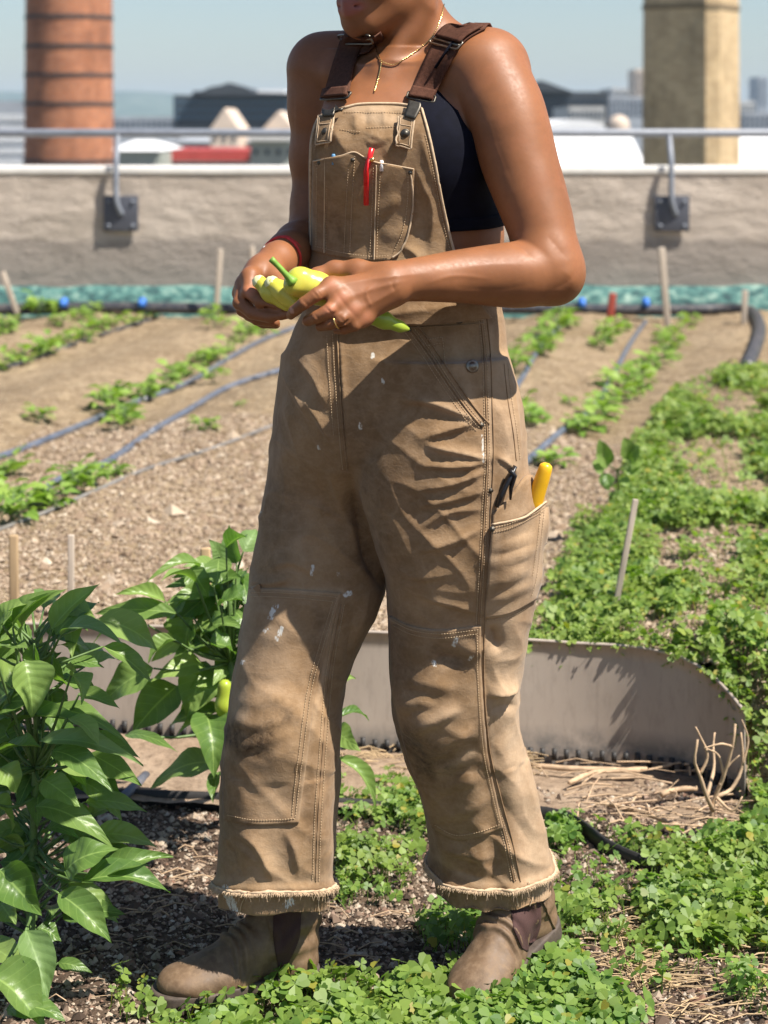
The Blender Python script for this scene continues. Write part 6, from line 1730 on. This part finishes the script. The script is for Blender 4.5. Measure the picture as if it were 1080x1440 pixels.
block('apartment_block', 'white gridded apartment block at the left edge behind the chimney', -60, 36, 142, 130., 16, GREYB, [(22, 5, 158, 236, .45, .6)], winm=WHITE)
block('gable_house', 'cream gable end poking up above the rail left of her shoulder', 296, 336, 182, 105., 8, CREAM, (3, 1, 186, 200, .3, .5), ('gable', 30, CREAM)); block('gable_house', 'cream gable end just beside her far arm', 370, 414, 182, 108., 8, CREAM, (3, 1, 186, 200, .3, .5), ('gable', 26, CREAM))
block('shed', 'grey white flat roofed shed beside her far arm behind the rail', 352, 416, 198, 70., 8, GREENG, (4, 1, 206, 222, .25, .5), ('flat', 5, CONC)); block('shed', 'grey shed with white sloping roof right of the brick chimney', 152, 226, 212, 72., 8, GREENG, None, ('hip', 14, WHITE)); block('low_hall', 'low hall with long red roof above the wall', 224, 352, 226, 76., 8, WHITE, (14, 1, 229, 238, .6, .6), ('flat', 15, REDR)); block('low_hall', 'pale grey low hall behind the red roof', 225, 420, 200, 110., 12, CONC, (16, 1, 203, 211, .6, .6), ('hip', 12, GREYB)); block('city_block', 'dark low block between the hills and the red roof', 158, 246, 164, 260., 20, GREYB, (12, 2, 168, 180, .6, .5))
def hills():
    t = NT('wooded_hills'); c = t.ramp(t.noise(.012, 6, .7), [(.35, (.035, .07, .04)), (.65, (.09, .13, .08))]); c = t.mix(t.gray(t.noise(.05, 4, .8), .62, .7, 0, .8), c, (.45, .43, .40)); t.set(c, .95)
    P = []; nx, ny = 160, 24; d0 = 2600.
    for j in range(ny):
        for i in range(nx):
            x = -1500 + 2200 * i / (nx - 1); s = j / (ny - 1); y = d0 + 1500 * s; pxx = CX + x / d0 * FPX
            crest = np.interp(pxx, [-400, 0, 60, 160, 245, 420, 600, 900, 1200], [44, 52, 50, 48, 40, 26, 20, 18, 10]); h = crest * d0 / FPX * math.sin(math.pi * min(1, s * 1.25) ** .8) * (1 + .10 * n2(x, y, .006) + .05 * n2(x, y, .03))
            P.append((x, y, GZ - 6 + max(h + (CAMZ - GZ + 6) * min(1, s * 3), 0)))
    tag(mesh_np('hills', P, grid_q(ny, nx), t.m), kind='structure')
hills()
# =================================================================== camera, light, sky
cam = bpy.data.cameras.new('camera'); co = bpy.data.objects.new('camera', cam); C.objects.link(co)
co.location = (0, 0, CAMZ); co.rotation_euler = (math.radians(90), 0, 0)
cam.sensor_fit = 'VERTICAL'; cam.sensor_height = 36; cam.sensor_width = 27; cam.lens = FPX / 1440 * 36
cam.shift_y = -(720 - HY) / 1440
cam.clip_end = 20000; cam.clip_start = .1
cam.dof.use_dof = True; cam.dof.focus_distance = 2.95; cam.dof.aperture_fstop = cam.lens / 1000 / .0115
sc = bpy.context.scene; sc.camera = co
SUN_E, SUN_A = math.radians(56), math.radians(30)          # height; angle from the picture's right towards the camera
Ld = Vector((math.cos(SUN_E) * math.cos(SUN_A), -math.cos(SUN_E) * math.sin(SUN_A), math.sin(SUN_E)))
sun = bpy.data.lights.new('sun', 'SUN'); so = bpy.data.objects.new('sun', sun); C.objects.link(so)
so.location = (5, -5, 12)
so.rotation_euler = Ld.to_track_quat('Z', 'Y').to_euler()
sun.energy = 5.0; sun.angle = math.radians(.53); sun.color = (1, .94, .85)
w = bpy.data.worlds.new('World'); sc.world = w; w.use_nodes = True
nt = w.node_tree; bg = nt.nodes['Background']; sky = nt.nodes.new('ShaderNodeTexSky')
sky.sky_type = 'NISHITA'; sky.sun_disc = False; sky.sun_elevation = SUN_E; sky.sun_rotation = math.atan2(Ld.x, Ld.y)
sky.altitude = 50; sky.air_density = 1.0; sky.dust_density = .7; sky.ozone_density = 3.0
nt.links.new(sky.outputs[0], bg.inputs[0]); bg.inputs[1].default_value = .068
sc.view_settings.view_transform = 'Standard'; sc.view_settings.look = 'None'; sc.view_settings.exposure = 0.86; sc.view_settings.gamma = 1
sc.render.engine = 'CYCLES'; sc.cycles.use_denoising = True; sc.cycles.max_bounces = 6; sc.cycles.transparent_max_bounces = 6
sc.cycles.sample_clamp_indirect = 6

def haze():
    m = MB(); m.box((0, 2145, 22), (5000, 4310, 92)); t = NT('haze')
    t.n.remove(t.p); v = t.node('ShaderNodeVolumePrincipled'); v.inputs['Density'].default_value = .00024; v.inputs['Color'].default_value = (.62, .78, .96, 1)
    t.L(v.outputs[0], t.out.inputs['Volume']); tag(m.build('haze', t.m, None, False), kind='stuff')
haze()
sc.cycles.volume_bounces = 0
